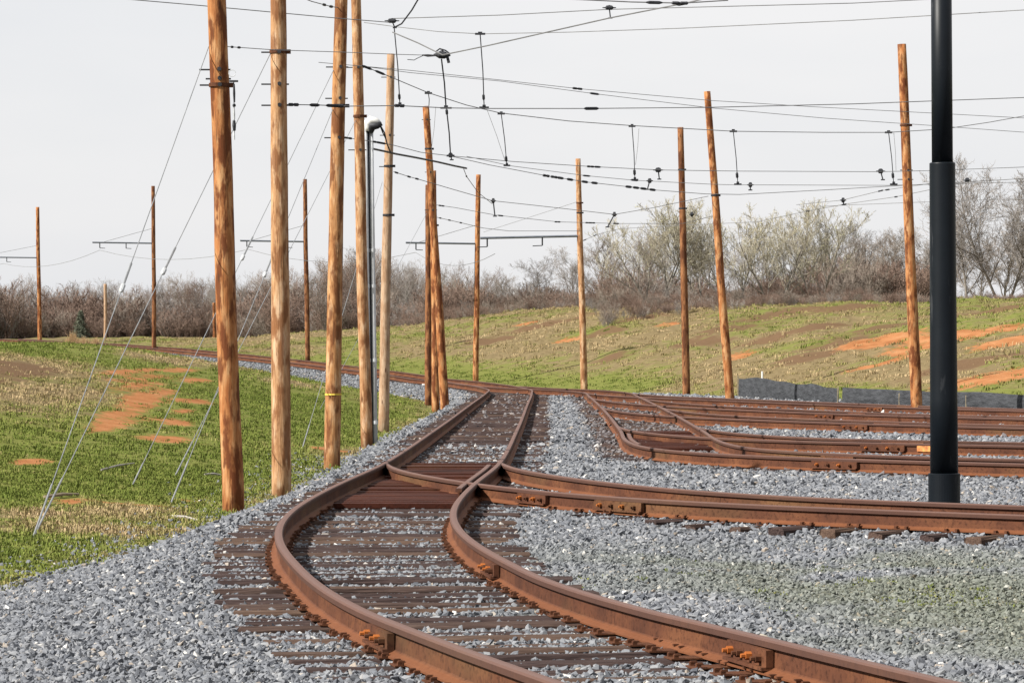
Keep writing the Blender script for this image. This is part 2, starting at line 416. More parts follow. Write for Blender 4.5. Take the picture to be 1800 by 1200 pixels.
def ballast_z(X, Y):
    eL = edgeL(Y); rail = XL(Y) - 0.62
    t = sstep(0, 1, (X - eL) / np.maximum(rail - eL, 0.3))
    z = zt(Y) - 0.024 - 0.40 * (1 - t)
    tr = np.clip((edgeR(Y) - X) / 1.2, 0, 1)
    z = z - np.where(Y > 112, 0.35 * (1 - sstep(0, 1, tr)), 0.0)
    z = z + 0.03 * (fbm(X * 0.9, Y * 0.9, 5, 3) - 0.5)
    w_in = np.abs(X - (XL(Y) + GA / 2)) 
    z = z - (0.009 + 0.008 * sstep(18, 24, Y)) * (1 - sstep(1.35, 1.6, w_in))
    # the bed falls away in front of the nearest siding, leaving its tie ends bare
    tp = T1[(T1[:, 0] > 0.9) & (T1[:, 0] < 8)]; o_ = np.argsort(tp[:, 0]); yc = np.interp(X, tp[o_, 0], tp[o_, 1])
    nd = (yc - Y) * 0.72
    z = z - 0.075 * np.exp(-((nd - 0.75) / 0.45) ** 2) * sstep(0.9, 1.8, X) * (1 - sstep(5.5, 7, X))
    # shallow hollow between the two nearest tracks
    v = X - (XL(Y) + GA)
    z = z - 0.07 * np.exp(-((v - 2.3) / 0.9) ** 2) * (1 - sstep(24, 30, Y))
    return z

def ground_z(X, Y):
    X = np.asarray(X, float); Y = np.asarray(Y, float)
    eL = edgeL(Y); eR = edgeR(Y)
    u = np.maximum(eL - X, 0)
    slope = np.interp(Y, [0, 25, 45, 75, 150, 250], [0.03, 0.05, 0.09, 0.175, 0.19, 0.10])
    zl = zt(Y) - 0.45 + slope * np.maximum(u - 0.3, 0)
    cap = 1.93 + 0.12 * np.sin(X * 0.11 + 1.0) + 0.12 * (fbm(X * .12, Y * .12, 9, 3) - .5)
    cap = np.minimum(cap, 2.3)
    kk = 0.22
    zl = -kk * np.log(np.exp(-np.minimum(zl, 8) / kk) + np.exp(-cap / kk))          # rounded crest
    zl = zl + 0.10 * (fbm(X * .35, Y * .35, 3, 4) - .5) * sstep(0.2, 3, u)
    inside = (X >= eL) & (X <= eR)
    zin = ballast_z(X, Y) - 0.09
    zr = zt(Y) - 0.10 - 0.30 * sstep(0, 1.0, X - eR) * (Y > 112)
    z = np.where(X < eL, zl, np.where(inside, zin, zr))
    fd = foot_dist(X, Y)
    H = np.interp(X, [-60, -20, -12.5, -8, 0, 8, 21, 60], [2.3, 2.35, 2.8, 3.2, 3.95, 4.15, 3.9, 4.1])
    H = H + 0.35 * (fbm(X * .10 + 3, Y * .10, 21, 3) - .5)
    T = np.clip(fd / 25.0, 0, 1)
    S = np.sin(T * math.pi / 2) ** 1.15
    zb = z + (np.maximum(H - z, 0)) * S + (0.60 * (fbm(X * .3, Y * .3, 31, 4) - .5) + 0.34 * (fbm(X * .9 + Y * .5, Y * .9 - X * .5, 35, 3) - .5)) * sstep(1, 8, fd)
    zb = np.where(fd > 25, zb - np.minimum(0.004 * (fd - 25), .5), zb)
    return np.where(fd > 0, zb, z)

def gmask(X, Y, spots):
    s = np.zeros(np.shape(X))
    for (x, y, rx, ry, a) in spots:
        ca, sa = math.cos(a), math.sin(a)
        dx = X - x; dy = Y - y
        p = (dx * ca + dy * sa) / rx; q = (-dx * sa + dy * ca) / ry
        s = np.maximum(s, np.exp(-(p * p + q * q)))
    return s
def on_ground(x, y):
    """where the sight line through this pixel meets the ground"""
    d = np.linspace(14, 330, 6000)
    X = (x - 900) * d / F; Z = CAMZ - (y - HOR) * d / F
    h = ground_z(X, d) - Z
    k = int(np.argmax(h > 0))
    return X[k], d[k]
def spot(x, y, rx, ry, a=0.0):
    X, d = on_ground(x, y); return (X, d, rx, ry, a)
CLAY = [spot(232, 652, .30, 9.0), spot(245, 664, .32, 9.0), spot(252, 678, .34, 8.0), spot(268, 690, .36, 6.0), spot(252, 700, .34, 6.0), spot(240, 712, .32, 6.0), spot(226, 724, .32, 5.5), spot(214, 736, .28, 5.0), spot(204, 748, .22, 4.0),
        spot(345, 706, .36, 2.6), spot(325, 722, .3, 1.6), spot(318, 650, .5, 5), spot(342, 668, .4, 3.0), spot(305, 742, .4, 1.6), spot(290, 773, .5, 1.4),
        spot(60, 812, .32, 1.2), spot(115, 880, .28, .8), spot(240, 886, .5, .35), spot(330, 880, .5, .3), spot(580, 790, .7, .8),
        spot(1530, 606, 1.2, 3.0, .3), spot(1575, 597, 2.0, 3.0, .3), spot(1640, 588, 1.8, 2.6, .3), spot(1720, 585, 2.4, 2.4, .3), spot(1600, 618, 1.4, 1.6, .3), spot(1740, 662, 2.2, 1.8, .3), spot(1790, 655, 2.6, 2.0, .3), spot(1690, 595, 2.4, 2.6, .3), spot(1780, 600, 1.5, 1.5),
        spot(1185, 570, 1.0, 1.2, .4), spot(930, 568, 1.0, 1.2, .4), spot(1300, 625, .8, 1.0), spot(1540, 642, 1.4, 1.2, .3), spot(1000, 600, 1.0, 1.2)]
BROWN = [spot(1330, 562, 2.6, 2.4, .5), spot(1290, 575, 2.0, 2.0, .5), spot(1390, 550, 2.6, 2.0, .3), spot(1500, 544, 3.0, 1.6, .3), spot(1480, 600, 2.4, 2.4, .4), spot(1420, 625, 2.0, 2.0, .4), spot(1560, 575, 3.0, 2.0, .3), spot(1080, 628, 1.2, 1.6), spot(960, 570, 3, 1.5, .3), spot(1700, 640, 2.5, 1.5, .3), spot(20, 655, .8, 8), spot(15, 640, 1, 5), spot(1130, 560, 1.6, 2.0, .4), spot(1230, 600, 1.5, 2.0, .4), spot(860, 600, 1.5, 2.0, .4), spot(1360, 590, 2.2, 1.8, .4), spot(1450, 570, 2.6, 1.6, .4), spot(1650, 550, 3.0, 1.6, .3), spot(1760, 545, 3, 1.4, .3), spot(1060, 585, 1.4, 1.8, .4)]
DRY = [spot(60, 690, 2.2, 7), spot(120, 690, 1.6, 4), spot(20, 640, 3, 12), spot(150, 930, 1.3, 1.4), spot(230, 900, .9, 2.0), spot(60, 905, .8, 1.0), spot(330, 935, .7, .9), spot(380, 640, 2.0, 9), spot(300, 632, 2.0, 9), spot(500, 672, 1.5, 6)]
def clay_m(X, Y): return gmask(X, Y, CLAY) * (.45 + 1.1 * fbm(X * .9, Y * .5, 137, 4))
def brown_m(X, Y): return gmask(X, Y, BROWN) * (.35 + 1.3 * fbm(X * .8, Y * .5, 131, 4))
def dry_m(X, Y):
    fd = foot_dist(X, Y)
    bank = 0.58 * sstep(0, 5, fd)
    ee = np.abs(edgeL(Y) - X)
    fringe = 0.42 * np.exp(-(ee / 0.9) ** 2)
    return np.clip(np.maximum(np.maximum(gmask(X, Y, DRY) * .95, bank), fringe) + (0.75 + 0.7 * (fd > 0)) * (fbm(X * .22, Y * .13, 77, 4) - 0.5) + 0.10, 0, 1)

# ------------------------------------------------------------------ the ground sheet
def axis(lo, hi, segs):
    out = [lo]
    for end, st in segs:
        while out[-1] < end - 1e-6: out.append(min(out[-1] + st, end))
    return np.array(out)
xs = axis(-600, 600, [(-160, 40), (-70, 6), (-34, 1.2), (34, 0.45), (70, 1.5), (160, 8), (600, 40)])
ys = axis(2, 2500, [(14, 2), (70, 0.5), (130, 0.6), (230, 1.0), (330, 4), (600, 30), (2500, 200)])
GX, GY = np.meshgrid(xs, ys)
GZ = ground_z(GX, GY)
ground = grid_obj('ground', GX, GY, GZ, M_GROUND, attrs={'dry': dry_m(GX, GY), 'clay': clay_m(GX, GY), 'brown': brown_m(GX, GY)})
tag(ground, 'grassy ground with red clay patches and a long bank on the right', kind='structure')

# ------------------------------------------------------------------ ballast
def moss_m(X, Y):
    v = X - (XL(Y) + GA)
    return np.exp(-((v - 3.0 - 0.05 * (24 - Y)) / 2.1) ** 2) * (1 - sstep(24.5, 28, Y)) * sstep(0.25, 0.6, fbm(X * .8, Y * .8, 41, 3))
RUST_PTS = np.concatenate([MC[(MC[:, 1] > 55) & (MC[:, 1] < 112)][::4], (T2 + GA / 2 * normals(T2)[1])[::6], (T3 + GA / 2 * normals(T3)[1])[::8], (T4 + GA / 2 * normals(T4)[1])[::8], (T5 + GA / 2 * normals(T5)[1])[::8], (T6 + GA / 2 * normals(T6)[1])[::8]])
def rusty_m(X, Y):
    X = np.asarray(X); out = np.zeros(X.shape); fl = np.stack([X.reshape(-1), np.asarray(Y).reshape(-1)], 1); r = np.empty(len(fl))
    for k in range(0, len(fl), 20000):
        q = fl[k:k + 20000]
        r[k:k + 20000] = np.sqrt(((q[:, None, :] - RUST_PTS[None]) ** 2).sum(-1)).min(1)
    return (1 - sstep(1.15, 1.5, r)).reshape(X.shape) * 0.9
rows = axis(5, 235, [(70, 0.5), (130, 1.0), (235, 2.0)])
tt = np.linspace(0, 1, 90) ** 1.3
BX = np.empty((len(rows), len(tt))); BY = np.empty_like(BX)
for i, d in enumerate(rows):
    a = float(edgeL(d)) - 0.25; b = float(edgeR(d)) + 0.2
    a += 0.35 * (float(fbm(d * .8, 3.3, 8, 3)) - .5)
    BX[i] = a + (b - a) * tt; BY[i] = d
BZ = ballast_z(BX, BY)
tmp = np.clip((BX[:, :1] + 0.3 - BX) / 0.3, 0, 1); BZ = BZ - 0.07 * tmp
ballast = grid_obj('ballast_bed', BX, BY, BZ, M_BALLAST, attrs={'moss': moss_m(BX, BY), 'rusty': rusty_m(BX, BY) * (BY > 40)})
tag(ballast, 'grey crushed stone bed under the tracks', kind='structure')

# ------------------------------------------------------------------ scattering by geometry nodes (stuff only)
def proto_obj(name, V, Fc, mat):
    me = bpy.data.meshes.new(name); me.from_pydata(V, [], Fc); me.materials.append(mat)
    return bpy.data.objects.new(name, me)
def scatter(name, P, rot, scl, idx, attrs, protos, label):
    me = bpy.data.meshes.new(name)
    me.vertices.add(len(P)); me.vertices.foreach_set('co', P.astype(np.float32).reshape(-1))
    def fa(k, ty, a, fld):
        t = me.attributes.new(k, ty, 'POINT'); t.data.foreach_set(fld, a)
    fa('rot', 'FLOAT_VECTOR', rot.astype(np.float32).reshape(-1), 'vector')
    fa('scl', 'FLOAT_VECTOR', scl.astype(np.float32).reshape(-1), 'vector')
    fa('idx', 'INT', idx.astype(np.int32), 'value')
    for k, a in attrs.items(): fa(k, 'FLOAT', a.astype(np.float32), 'value')
    me.materials.append(protos[0].data.materials[0])
    o = bpy.data.objects.new(name, me); COL.objects.link(o)
    g = bpy.data.node_groups.new(name + '_nodes', 'GeometryNodeTree')
    g.interface.new_socket('Geometry', in_out='INPUT', socket_type='NodeSocketGeometry')
    g.interface.new_socket('Geometry', in_out='OUTPUT', socket_type='NodeSocketGeometry')
    gi = g.nodes.new('NodeGroupInput'); go = g.nodes.new('NodeGroupOutput')
    iop = g.nodes.new('GeometryNodeInstanceOnPoints'); jn = g.nodes.new('GeometryNodeJoinGeometry')
    for pr in reversed(protos):
        oi = g.nodes.new('GeometryNodeObjectInfo'); oi.inputs['Object'].default_value = pr; oi.inputs['As Instance'].default_value = True
        g.links.new(oi.outputs['Geometry'], jn.inputs[0])
    def na(k, ty):
        n = g.nodes.new('GeometryNodeInputNamedAttribute'); n.data_type = ty; n.inputs['Name'].default_value = k; return n.outputs['Attribute']
    e2r = g.nodes.new('FunctionNodeEulerToRotation')
    g.links.new(na('rot', 'FLOAT_VECTOR'), e2r.inputs[0])
    g.links.new(gi.outputs[0], iop.inputs['Points']); g.links.new(jn.outputs[0], iop.inputs['Instance'])
    iop.inputs['Pick Instance'].default_value = True
    g.links.new(na('idx', 'INT'), iop.inputs['Instance Index'])
    g.links.new(e2r.outputs[0], iop.inputs['Rotation']); g.links.new(na('scl', 'FLOAT_VECTOR'), iop.inputs['Scale'])
    g.links.new(iop.outputs[0], go.inputs[0])
    md = o.modifiers.new('scatter', 'NODES'); md.node_group = g
    tag(o, label, kind='stuff')
    return o

def stone_proto(seed):
    r = np.random.default_rng(seed)
    t = (1 + 5 ** .5) / 2
    V = np.array([(-1, t, 0), (1, t, 0), (-1, -t, 0), (1, -t, 0), (0, -1, t), (0, 1, t), (0, -1, -t), (0, 1, -t), (t, 0, -1), (t, 0, 1), (-t, 0, -1), (-t, 0, 1)], float)
    V /= np.linalg.norm(V[0])
    V *= r.uniform(0.45, 1.35, (12, 1)); V *= np.array([1.1, 0.72, 0.5]) * r.uniform(0.8, 1.25, 3)
    Fc = [(0, 11, 5), (0, 5, 1), (0, 1, 7), (0, 7, 10), (0, 10, 11), (1, 5, 9), (5, 11, 4), (11, 10, 2), (10, 7, 6), (7, 1, 8), (3, 9, 4), (3, 4, 2), (3, 2, 6), (3, 6, 8), (3, 8, 9), (4, 9, 5), (2, 4, 11), (6, 2, 10), (8, 6, 7), (9, 8, 1)]
    return proto_obj('stone', V.tolist(), Fc, M_STONE)
STONES = [stone_proto(100 + k) for k in range(8)]

def half_w(d): return 0.1667 * d * 1.10 + 0.6

# ------------------------------------------------------------------ grass
def tuft_proto(seed, nb, h, spread):
    r = np.random.default_rng(seed); V = []; Fc = []
    for k in range(nb):
        a = r.uniform(0, 6.28); q = r.uniform(0, spread); bx, by = q * math.cos(a), q * math.sin(a)
        hh = h * r.uniform(.5, 1.1); le = r.uniform(.15, .9) * hh; b = r.uniform(0, 6.28); wd = r.uniform(.004, .008)
        px, py = math.cos(b + 1.57) * wd, math.sin(b + 1.57) * wd; n0 = len(V)
        V += [(bx - px, by - py, -.02), (bx + px, by + py, -.02), (bx + math.cos(b) * le * .35 + px, by + math.sin(b) * le * .35 + py, hh * .6),
              (bx + math.cos(b) * le * .35 - px, by + math.sin(b) * le * .35 - py, hh * .6), (bx + math.cos(b) * le, by + math.sin(b) * le, hh)]
        Fc += [(n0, n0 + 1, n0 + 2, n0 + 3), (n0 + 3, n0 + 2, n0 + 4)]
    return proto_obj('grass_tuft', V, Fc, M_BLADE)
TUFTS = [tuft_proto(k, 26, .026, .17) for k in range(4)] + [tuft_proto(20 + k, 10, .075, .10) for k in range(2)]
gx, gy, gs = [], [], []
def grass_zone(n, x0, x1, y0, y1, smin, smax, test):
    X = rng.uniform(x0, x1, n); Y = rng.uniform(y0, y1, n); ok = (np.abs(X) < half_w(Y) + 1) & test(X, Y)
    gx.append(X[ok]); gy.append(Y[ok]); gs.append(rng.uniform(smin, smax, int(ok.sum())))
left = lambda X, Y: X < edgeL(Y) + 0.30 * rng.standard_normal(len(X)) * (fbm(X * 1.5, Y * .7, 70, 2) > .42)
grass_zone(14000, -11, -2.5, 22, 50, .6, 1.25, left)
grass_zone(13000, -20, -2.0, 50, 95, .8, 1.6, left)
grass_zone(12000, -36, -2.0, 95, 190, 1.0, 2.0, left)
grass_zone(44000, -42, 34, 70, 235, 1.2, 2.6, lambda X, Y: (foot_dist(X, Y) > -0.6) & (foot_dist(X, Y) < 36) & (X > edgeR(Y) + .2))
# weeds between the nearest tracks
grass_zone(6000, 0.3, 6, 14, 28, .25, .6, lambda X, Y: (moss_m(X, Y) > .25) & (rng.random(len(X)) < 0.9 * sstep(.55, .75, fbm(X * 2.2, Y * 1.3, 63, 2))))
X = np.concatenate(gx); Y = np.concatenate(gy); S = np.concatenate(gs)
cl = np.maximum(clay_m(X, Y), .75 * brown_m(X, Y)) + 0.9 * (fbm(X * .9, Y * .9, 50, 3) - .5)
keep = (cl < 0.34) | (rng.random(len(X)) < np.where(X > 0, .22, .06))
X, Y, S = X[keep], Y[keep], S[keep]
dr = dry_m(X, Y)
tone = np.clip(0.24 + 1.05 * (dr - .30) + rng.normal(0, .16, len(X)) + .5 * (fbm(X * .7, Y * .7, 91, 3) - .5), 0, 1)
Z = np.where((X > edgeL(Y)) & (X < edgeR(Y)), ballast_z(X, Y), ground_z(X, Y))
idx = np.where(rng.random(len(X)) < 0.12 + .25 * dr, rng.integers(4, 6, len(X)), rng.integers(0, 4, len(X)))
scatter('grass', np.stack([X, Y, Z], 1), np.stack([rng.normal(0, .12, len(X)), rng.normal(0, .12, len(X)), rng.uniform(0, 6.28, len(X))], 1),
        S[:, None] * np.ones((1, 3)), idx, {'tone': tone}, TUFTS, 'short green and straw coloured grass on both sides of the yard')

# ------------------------------------------------------------------ tracks
PROF = [(-.066, -.178), (-.066, -.167), (-.028, -.152), (-.010, -.140), (-.008, -.050), (-.033, -.043), (-.036, -.012), (-.027, -.002), (0, 0),
        (.027, -.002), (.036, -.012), (.033, -.043), (.008, -.050), (.010, -.140), (.028, -.152), (.066, -.167), (.066, -.178)]
def make_rail(A, parent, zoff=0.0, dmax=None, point=None):
    if dmax is not None: A = A[A[:, 1] < dmax]
    t, nr = normals(A); n = len(PROF); V = []; Fc = []; hd = []
    for i, (p, q) in enumerate(zip(A, nr)):
        zb = float(zt(p[1])) + RH + zoff
        k = 1.0
        if point: k = min(1.0, 0.25 + (len(A) - 1 - i) * 0.25 / point)           # planed switch tongue
        wob = 0.006 * (float(vnoise(i * .03, zoff * 100 + 1, 4)) - .5)
        for (a, b) in PROF:
            V.append((p[0] + q[0] * a * k, p[1] + q[1] * a * k, zb + b + wob)); hd.append(1.0 if b > -.046 else 0.0)
    for i in range(len(A) - 1):
        for j in range(n - 1):
            Fc.append((i * n + j, i * n + j + 1, (i + 1) * n + j + 1, (i + 1) * n + j))
    Fc.append(tuple(range(n))); Fc.append(tuple(reversed(range((len(A) - 1) * n, len(A) * n))))
    mb = MB(); mb.v = V; mb.f = Fc
    o = mb.build('rail', M_RAIL, parent)
    a_ = o.data.attributes.new('head', 'FLOAT', 'POINT'); a_.data.foreach_set('value', hd)
    a_ = o.data.attributes.new('flange', 'FLOAT', 'POINT'); a_.data.foreach_set('value', [0.6 if v < -.145 else 0.0 for (_, v) in PROF] * len(A))
    return o

def tie_mesh(seed, L_=2.6, W_=.17, H_=.17):
    r = random.Random(seed); V = []; Fc = []
    nx = 6
    for i in range(nx + 1):
        x = -L_ / 2 + L_ * i / nx
        e = .010
        for (y, z) in ((-W_ / 2, -H_), (-W_ / 2, -.02), (-W_ / 2 + .02, 0), (W_ / 2 - .02, 0), (W_ / 2, -.02), (W_ / 2, -H_)):
            V.append((x + (r.uniform(-.02, .02) if i in (0, nx) else 0), y + r.uniform(-e, e), z + r.uniform(-e, e * .4)))
    for i in range(nx):
        for k in range(6):
            k2 = (k + 1) % 6
            Fc.append((i * 6 + k, (i + 1) * 6 + k, (i + 1) * 6 + k2, i * 6 + k2))
    Fc.append(tuple(range(6))); Fc.append(tuple(reversed(range(nx * 6, nx * 6 + 6))))
    me = bpy.data.meshes.new('tie'); me.from_pydata(V, [], Fc); me.materials.append(M_TIE); return me
TIES = [tie_mesh(k) for k in range(6)]
def plate_mesh():
    mb = MB()
    mb.box((0, 0, .003), .23, .15, .008)
    for sx, sy in ((-.086, -.06), (-.086, .05), (.086, -.05), (.086, .06)):
        mb.box((sx, sy, .012), .026, .024, .030); mb.box((sx * .9, sy, .026), .034, .026, .010)
    me = bpy.data.meshes.new('tie_plate'); me.from_pydata(mb.v, [], mb.f); me.materials.append(M_SPIKE); return me
PLATE = plate_mesh()
TIE_Y = []
def make_ties(A, parent, d0, d1, plates_to=0.0, skip=None, spacing=0.5):
    t, nr = normals(A); C_ = A + GA / 2 * nr
    s = np.concatenate([[0], np.cumsum(np.linalg.norm(np.diff(C_, axis=0), axis=1))])
    q = 0.0; org = Vector(parent['_w'])
    while q < s[-1]:
        x = float(np.interp(q, s, C_[:, 0])); y = float(np.interp(q, s, C_[:, 1])); i = int(np.searchsorted(s, q)); i = min(i, len(t) - 1)
        q += spacing * R.uniform(.96, 1.04)
        if not (d0 <= y <= d1) or (skip and skip(x, y)) or abs(x) > half_w(y) + 1.4: continue
        o = bpy.data.objects.new('tie', R.choice(TIES)); COL.objects.link(o); o.parent = parent
        off = R.uniform(-.07, .07)
        if parent is tm: TIE_Y.append(y)
        o.location = Vector((x + nr[i][0] * off, y + nr[i][1] * off, float(zt(y)) - R.uniform(-.008, .02))) - org
        o.rotation_euler = (0, 0, math.atan2(nr[i][1], nr[i][0]) + R.uniform(-.012, .012) + (math.pi if R.random() < .5 else 0))
        if y < plates_to:
            fl = 1 if abs(o.rotation_euler.z) < 1.5 else -1
            for sd in (-1, 1):
                p = bpy.data.objects.new('tie_plate', PLATE); COL.objects.link(p); p.parent = o
                p.location = ((sd * GA / 2 - off) * fl if True else 0, 0, .001)

def joint(A, parent, d, side, length=.62, mat=None):
    """bolted joint bar on the rail A where it passes distance d"""
    i = int(np.argmin(np.abs(A[:, 1] - d))); t, nr = normals(A)
    T = Vector((t[i][0], t[i][1], 0)); N = Vector((nr[i][0], nr[i][1], 0)) * side
    z = float(zt(d)) + RH
    B = Vector((A[i][0], A[i][1], z)) + N * .036
    M_ = Matrix((T, N, Vector((0, 0, 1)))).transposed()
    mb = MB(); mb.box(B + Vector((0, 0, -.095)), length, .040, .095, M_); mb.box(B + N * .018 + Vector((0, 0, -.142)), length, .055, .018, M_)
    o = mb.build('joint_bar', mat or M_RAIL, parent)
    for k in range(4):
        bm_ = MB(); c_ = B + T * (length * (-.36 + .24 * k)) + N * .03 + Vector((0, 0, -.095))
        bm_.tube([c_ - N * .01, c_ + N * .022], .022, 6); bm_.tube([c_ + N * .022, c_ + N * .045], .012, 6)
        bm_.build('bolt', M_RUST_ORANGE if k % 2 else M_SPIKE, o)
    return o

def both(A, wide=False):
    g = GA + (0.15 * (1 - sstep(14.5, 21, A[:, 1])) if wide else 0 * A[:, 1])
    return A + g[:, None] * normals(A)[1]
def mc_dist(x, y): return float(np.min(np.hypot(MC[:, 0] - x, MC[:, 1] - y)))
T2C = T2 + GA / 2 * normals(T2)[1]
def t2_dist(x, y): return float(np.min(np.hypot(T2C[:, 0] - x, T2C[:, 1] - y)))

TG = 'rusty tracks of the yard'
tm = thing('railway_track', 'rusty main track curving from the foreground past the left poles and away over the hill', 'railway track', (float(MC[0][0]), 8.0, 0), TG)
make_rail(ML, tm); MR = both(ML, True); make_rail(MR, tm)
make_ties(ML, tm, 11, 150, plates_to=34, spacing=.42)
joint(ML, tm, 16.9, -1); joint(MR, tm, 22.6, -1); joint(MR, tm, 15.9, -1)

ta = thing('railway_track', 'rusty siding nearest the viewer, leaving the main track and passing before the black post', 'railway track', (-1.5, 38.8, 0), TG)
TA2 = both(T1); TA2 = TA2[TA2[:, 0] > -0.30]
make_rail(T1, ta, -.003, point=3.0); make_rail(TA2, ta, -.004, point=1.5)
make_ties(T1, ta, 20, 36, skip=lambda x, y: mc_dist(x, y) < 2.35, plates_to=36)
joint(T1, ta, 31.3, -1, .8); joint(T1, ta, 33.0, -1, .7)

tb = thing('railway_track', 'rusty second track running beside the main track, then curving right behind the black post', 'railway track', (2.9, 56, 0), TG)
T2b = T2[T2[:, 1] < 128]
make_rail(T2b, tb, -.005); TB2 = both(T2); TB2 = TB2[TB2[:, 1] < 118]; make_rail(TB2, tb, -.006)
make_ties(T2, tb, 30, 110, spacing=.52, skip=lambda x, y: mc_dist(x, y) < 2.4)
joint(T2, tb, 42.3, -1, .8); joint(TB2, tb, 44.3, -1, .7); joint(T2, tb, 66, 1)
for A, lab, k, jd in ((T3, 'rusty track splitting off at the red plated switch, third from the front', 3, 49.3), (T4, 'rusty track in the middle of the yard behind the white gravel strip', 4, 62.0),
                  (T5, 'rusty track second nearest to the black silt fence', 5, 71.5), (T6, 'rusty rearmost track right in front of the black silt fence', 6, 80.0)):
    tk = thing('railway_track', lab, 'railway track', (float(A[-30][0]) + .7, float(A[-30][1]), 0), TG)
    make_rail(A, tk, -.004 - .002 * k, point=3.0)
    A2 = both(A); A2 = A2[A2[:, 1] < A[-1, 1] - 1.5]; make_rail(A2, tk, -.005 - .002 * k, point=3.0)
    make_ties(A, tk, 30, 110, skip=lambda x, y: t2_dist(x, y) < 2.3, spacing=.55)
    joint(A, tk, jd, -1, .8); joint(A2, tk, jd + 1.5, -1, .8)

tk3 = [o for o in COL.objects if o.get('label', '').startswith('rusty track splitting off')][0]
i3 = int(np.argmin(np.abs(T3[:, 0] / T3[:, 1] * F + 900 - 1616))); t3, n3_ = normals(T3)
M_ORANGE = simple('orange_paint_material', (0.30, 0.10, 0.035), (0.80, 0.34, 0.10), 14, 0.8)
mb = MB(); mb.box(Vector((T3[i3][0] - n3_[i3][0] * .03, T3[i3][1] - n3_[i3][1] * .03, .085)), .30, .012, .09, Matrix((Vector((t3[i3][0], t3[i3][1], 0)), Vector((n3_[i3][0], n3_[i3][1], 0)), Vector((0, 0, 1)))).transposed())
mb.build('paint_mark', M_ORANGE, tk3)
# rust-red steel deck plates inside the switches
def deck(A, parent, d0, d1, a0, a1, zt_=.03):
    t, nr = normals(A)
    s = np.concatenate([[0], np.cumsum(np.linalg.norm(np.diff(A, axis=0), axis=1))])
    ii = np.where((A[:, 1] > d0) & (A[:, 1] < d1))[0]
    q, q1 = s[ii[0]], s[ii[-1]]
    while q < q1:
        wd = R.uniform(.30, .44)
        x = float(np.interp(q, s, A[:, 0])); y = float(np.interp(q, s, A[:, 1])); i = min(int(np.searchsorted(s, q)), len(t) - 1)
        T = Vector((t[i][0], t[i][1], 0)); N = Vector((nr[i][0], nr[i][1], 0)); M_ = Matrix((N, T, Vector((0, 0, 1)))).transposed()
        mb = MB(); mb.box(Vector((x, y, zt_ - .02 + R.uniform(-.012, .02))) + N * (a0 + a1) / 2, a1 - a0, wd - .015, .05, M_)
        mb.build('deck_plate', M_PLATE, parent); q += wd
deck(ML, tm, 32.6, 44.0, .09, GA - .09)
deck(T1, ta, 31.2, 33.6, .10, GA - .09)
deck(T2, tb, 50.5, 61.5, .09, GA - .09)
# guard rail beside the frog and spare rail inside the switch
t_, n_ = normals(ML)
gsel = (ML[:, 1] > 33.5) & (ML[:, 1] < 40.5)
make_rail((ML + (GA - .13) * n_)[gsel], tm, -.012)
t_, n_ = normals(T2)
gsel = (T2[:, 1] > 48.6) & (T2[:, 1] < 55)
make_rail((T2 + .12 * n_)[gsel], tb, -.012)

# ------------------------------------------------------------------ loose stones
def stones_band(d0, d1, dens, size):
    xa = -max(half_w(d0), half_w(d1)); xb = -xa
    n = int((xb - xa) * (d1 - d0) * dens)
    X = rng.uniform(xa, xb, n); Y = rng.uniform(d0, d1, n)
    ok = (np.abs(X) < half_w(Y)) & (X > edgeL(Y) - 0.25 * fbm(X * 2, Y * 2, 6, 2) * 2 + 0.1) & (X < edgeR(Y))
    # thinner towards the grass edge
    ed = X - edgeL(Y)
    ok &= (rng.random(n) < 0.25 + 0.75 * sstep(-0.2, 0.5, ed))
    ok[ok] &= (rusty_m(X[ok], Y[ok]) < .3) | (rng.random(int(ok.sum())) < .22) | (Y[ok] < 40)
    X, Y = X[ok], Y[ok]
    return X, Y, size * np.exp(np.clip(rng.normal(0, 0.32, len(X)), -.7, .45))
BANDS = [(10.5, 19, 1050, .0205), (19, 27, 900, .0225), (27, 38, 560, .027), (38, 52, 280, .036), (52, 75, 120, .045), (75, 112, 45, .058)]
xx, yy, ss = [np.concatenate(q) for q in zip(*[stones_band(*b) for b in BANDS])]
# stray stones out in the grass
n = 2400
ys_ = rng.uniform(22, 60, n); xs_ = edgeL(ys_) - np.abs(rng.normal(0, 0.55, n)) - 0.05
xx = np.concatenate([xx, xs_]); yy = np.concatenate([yy, ys_]); ss = np.concatenate([ss, rng.uniform(.018, .035, n)])
# far shoulder of the line beyond the curve
n = 5200
ys_ = rng.uniform(112, 190, n); xs_ = edgeL(ys_) + rng.uniform(0, 1.2, n)
xx = np.concatenate([xx, xs_]); yy = np.concatenate([yy, ys_]); ss = np.concatenate([ss, rng.uniform(.05, .09, n)])
# stones lie between the main track's ties rather than on them
mt_ = np.array(sorted(TIE_Y)); sel = (np.abs(xx - XL(yy) - GA / 2) < 1.36) & (yy < 112)
arc = np.concatenate([[0], np.cumsum(np.linalg.norm(np.diff(MC, axis=0), axis=1))]); yp = yy + (xx - np.interp(yy, MC[:, 1], MC[:, 0])) * np.interp(yy, MC[:, 1], _mt[:, 0])
sa = np.interp(yp, MC[:, 1], arc); ta = np.interp(mt_, MC[:, 1], arc); ii = np.clip(np.searchsorted(ta, sa), 1, len(ta) - 1)
gap = np.minimum(np.abs(sa - ta[ii - 1]), np.abs(sa - ta[ii]))
drop = sel & (gap < 0.088) & (rng.random(len(xx)) < np.where(yy < 45, .85, .75))
xx, yy, ss, sel = xx[~drop], yy[~drop], ss[~drop], sel[~drop]
zz = np.where(xx > edgeL(yy) - .1, ballast_z(xx, yy), ground_z(xx, yy)) + ss * rng.uniform(-0.25, 0.35, len(ss))
ms = moss_m(xx, yy)
ss = ss * (1 - 0.30 * ms)
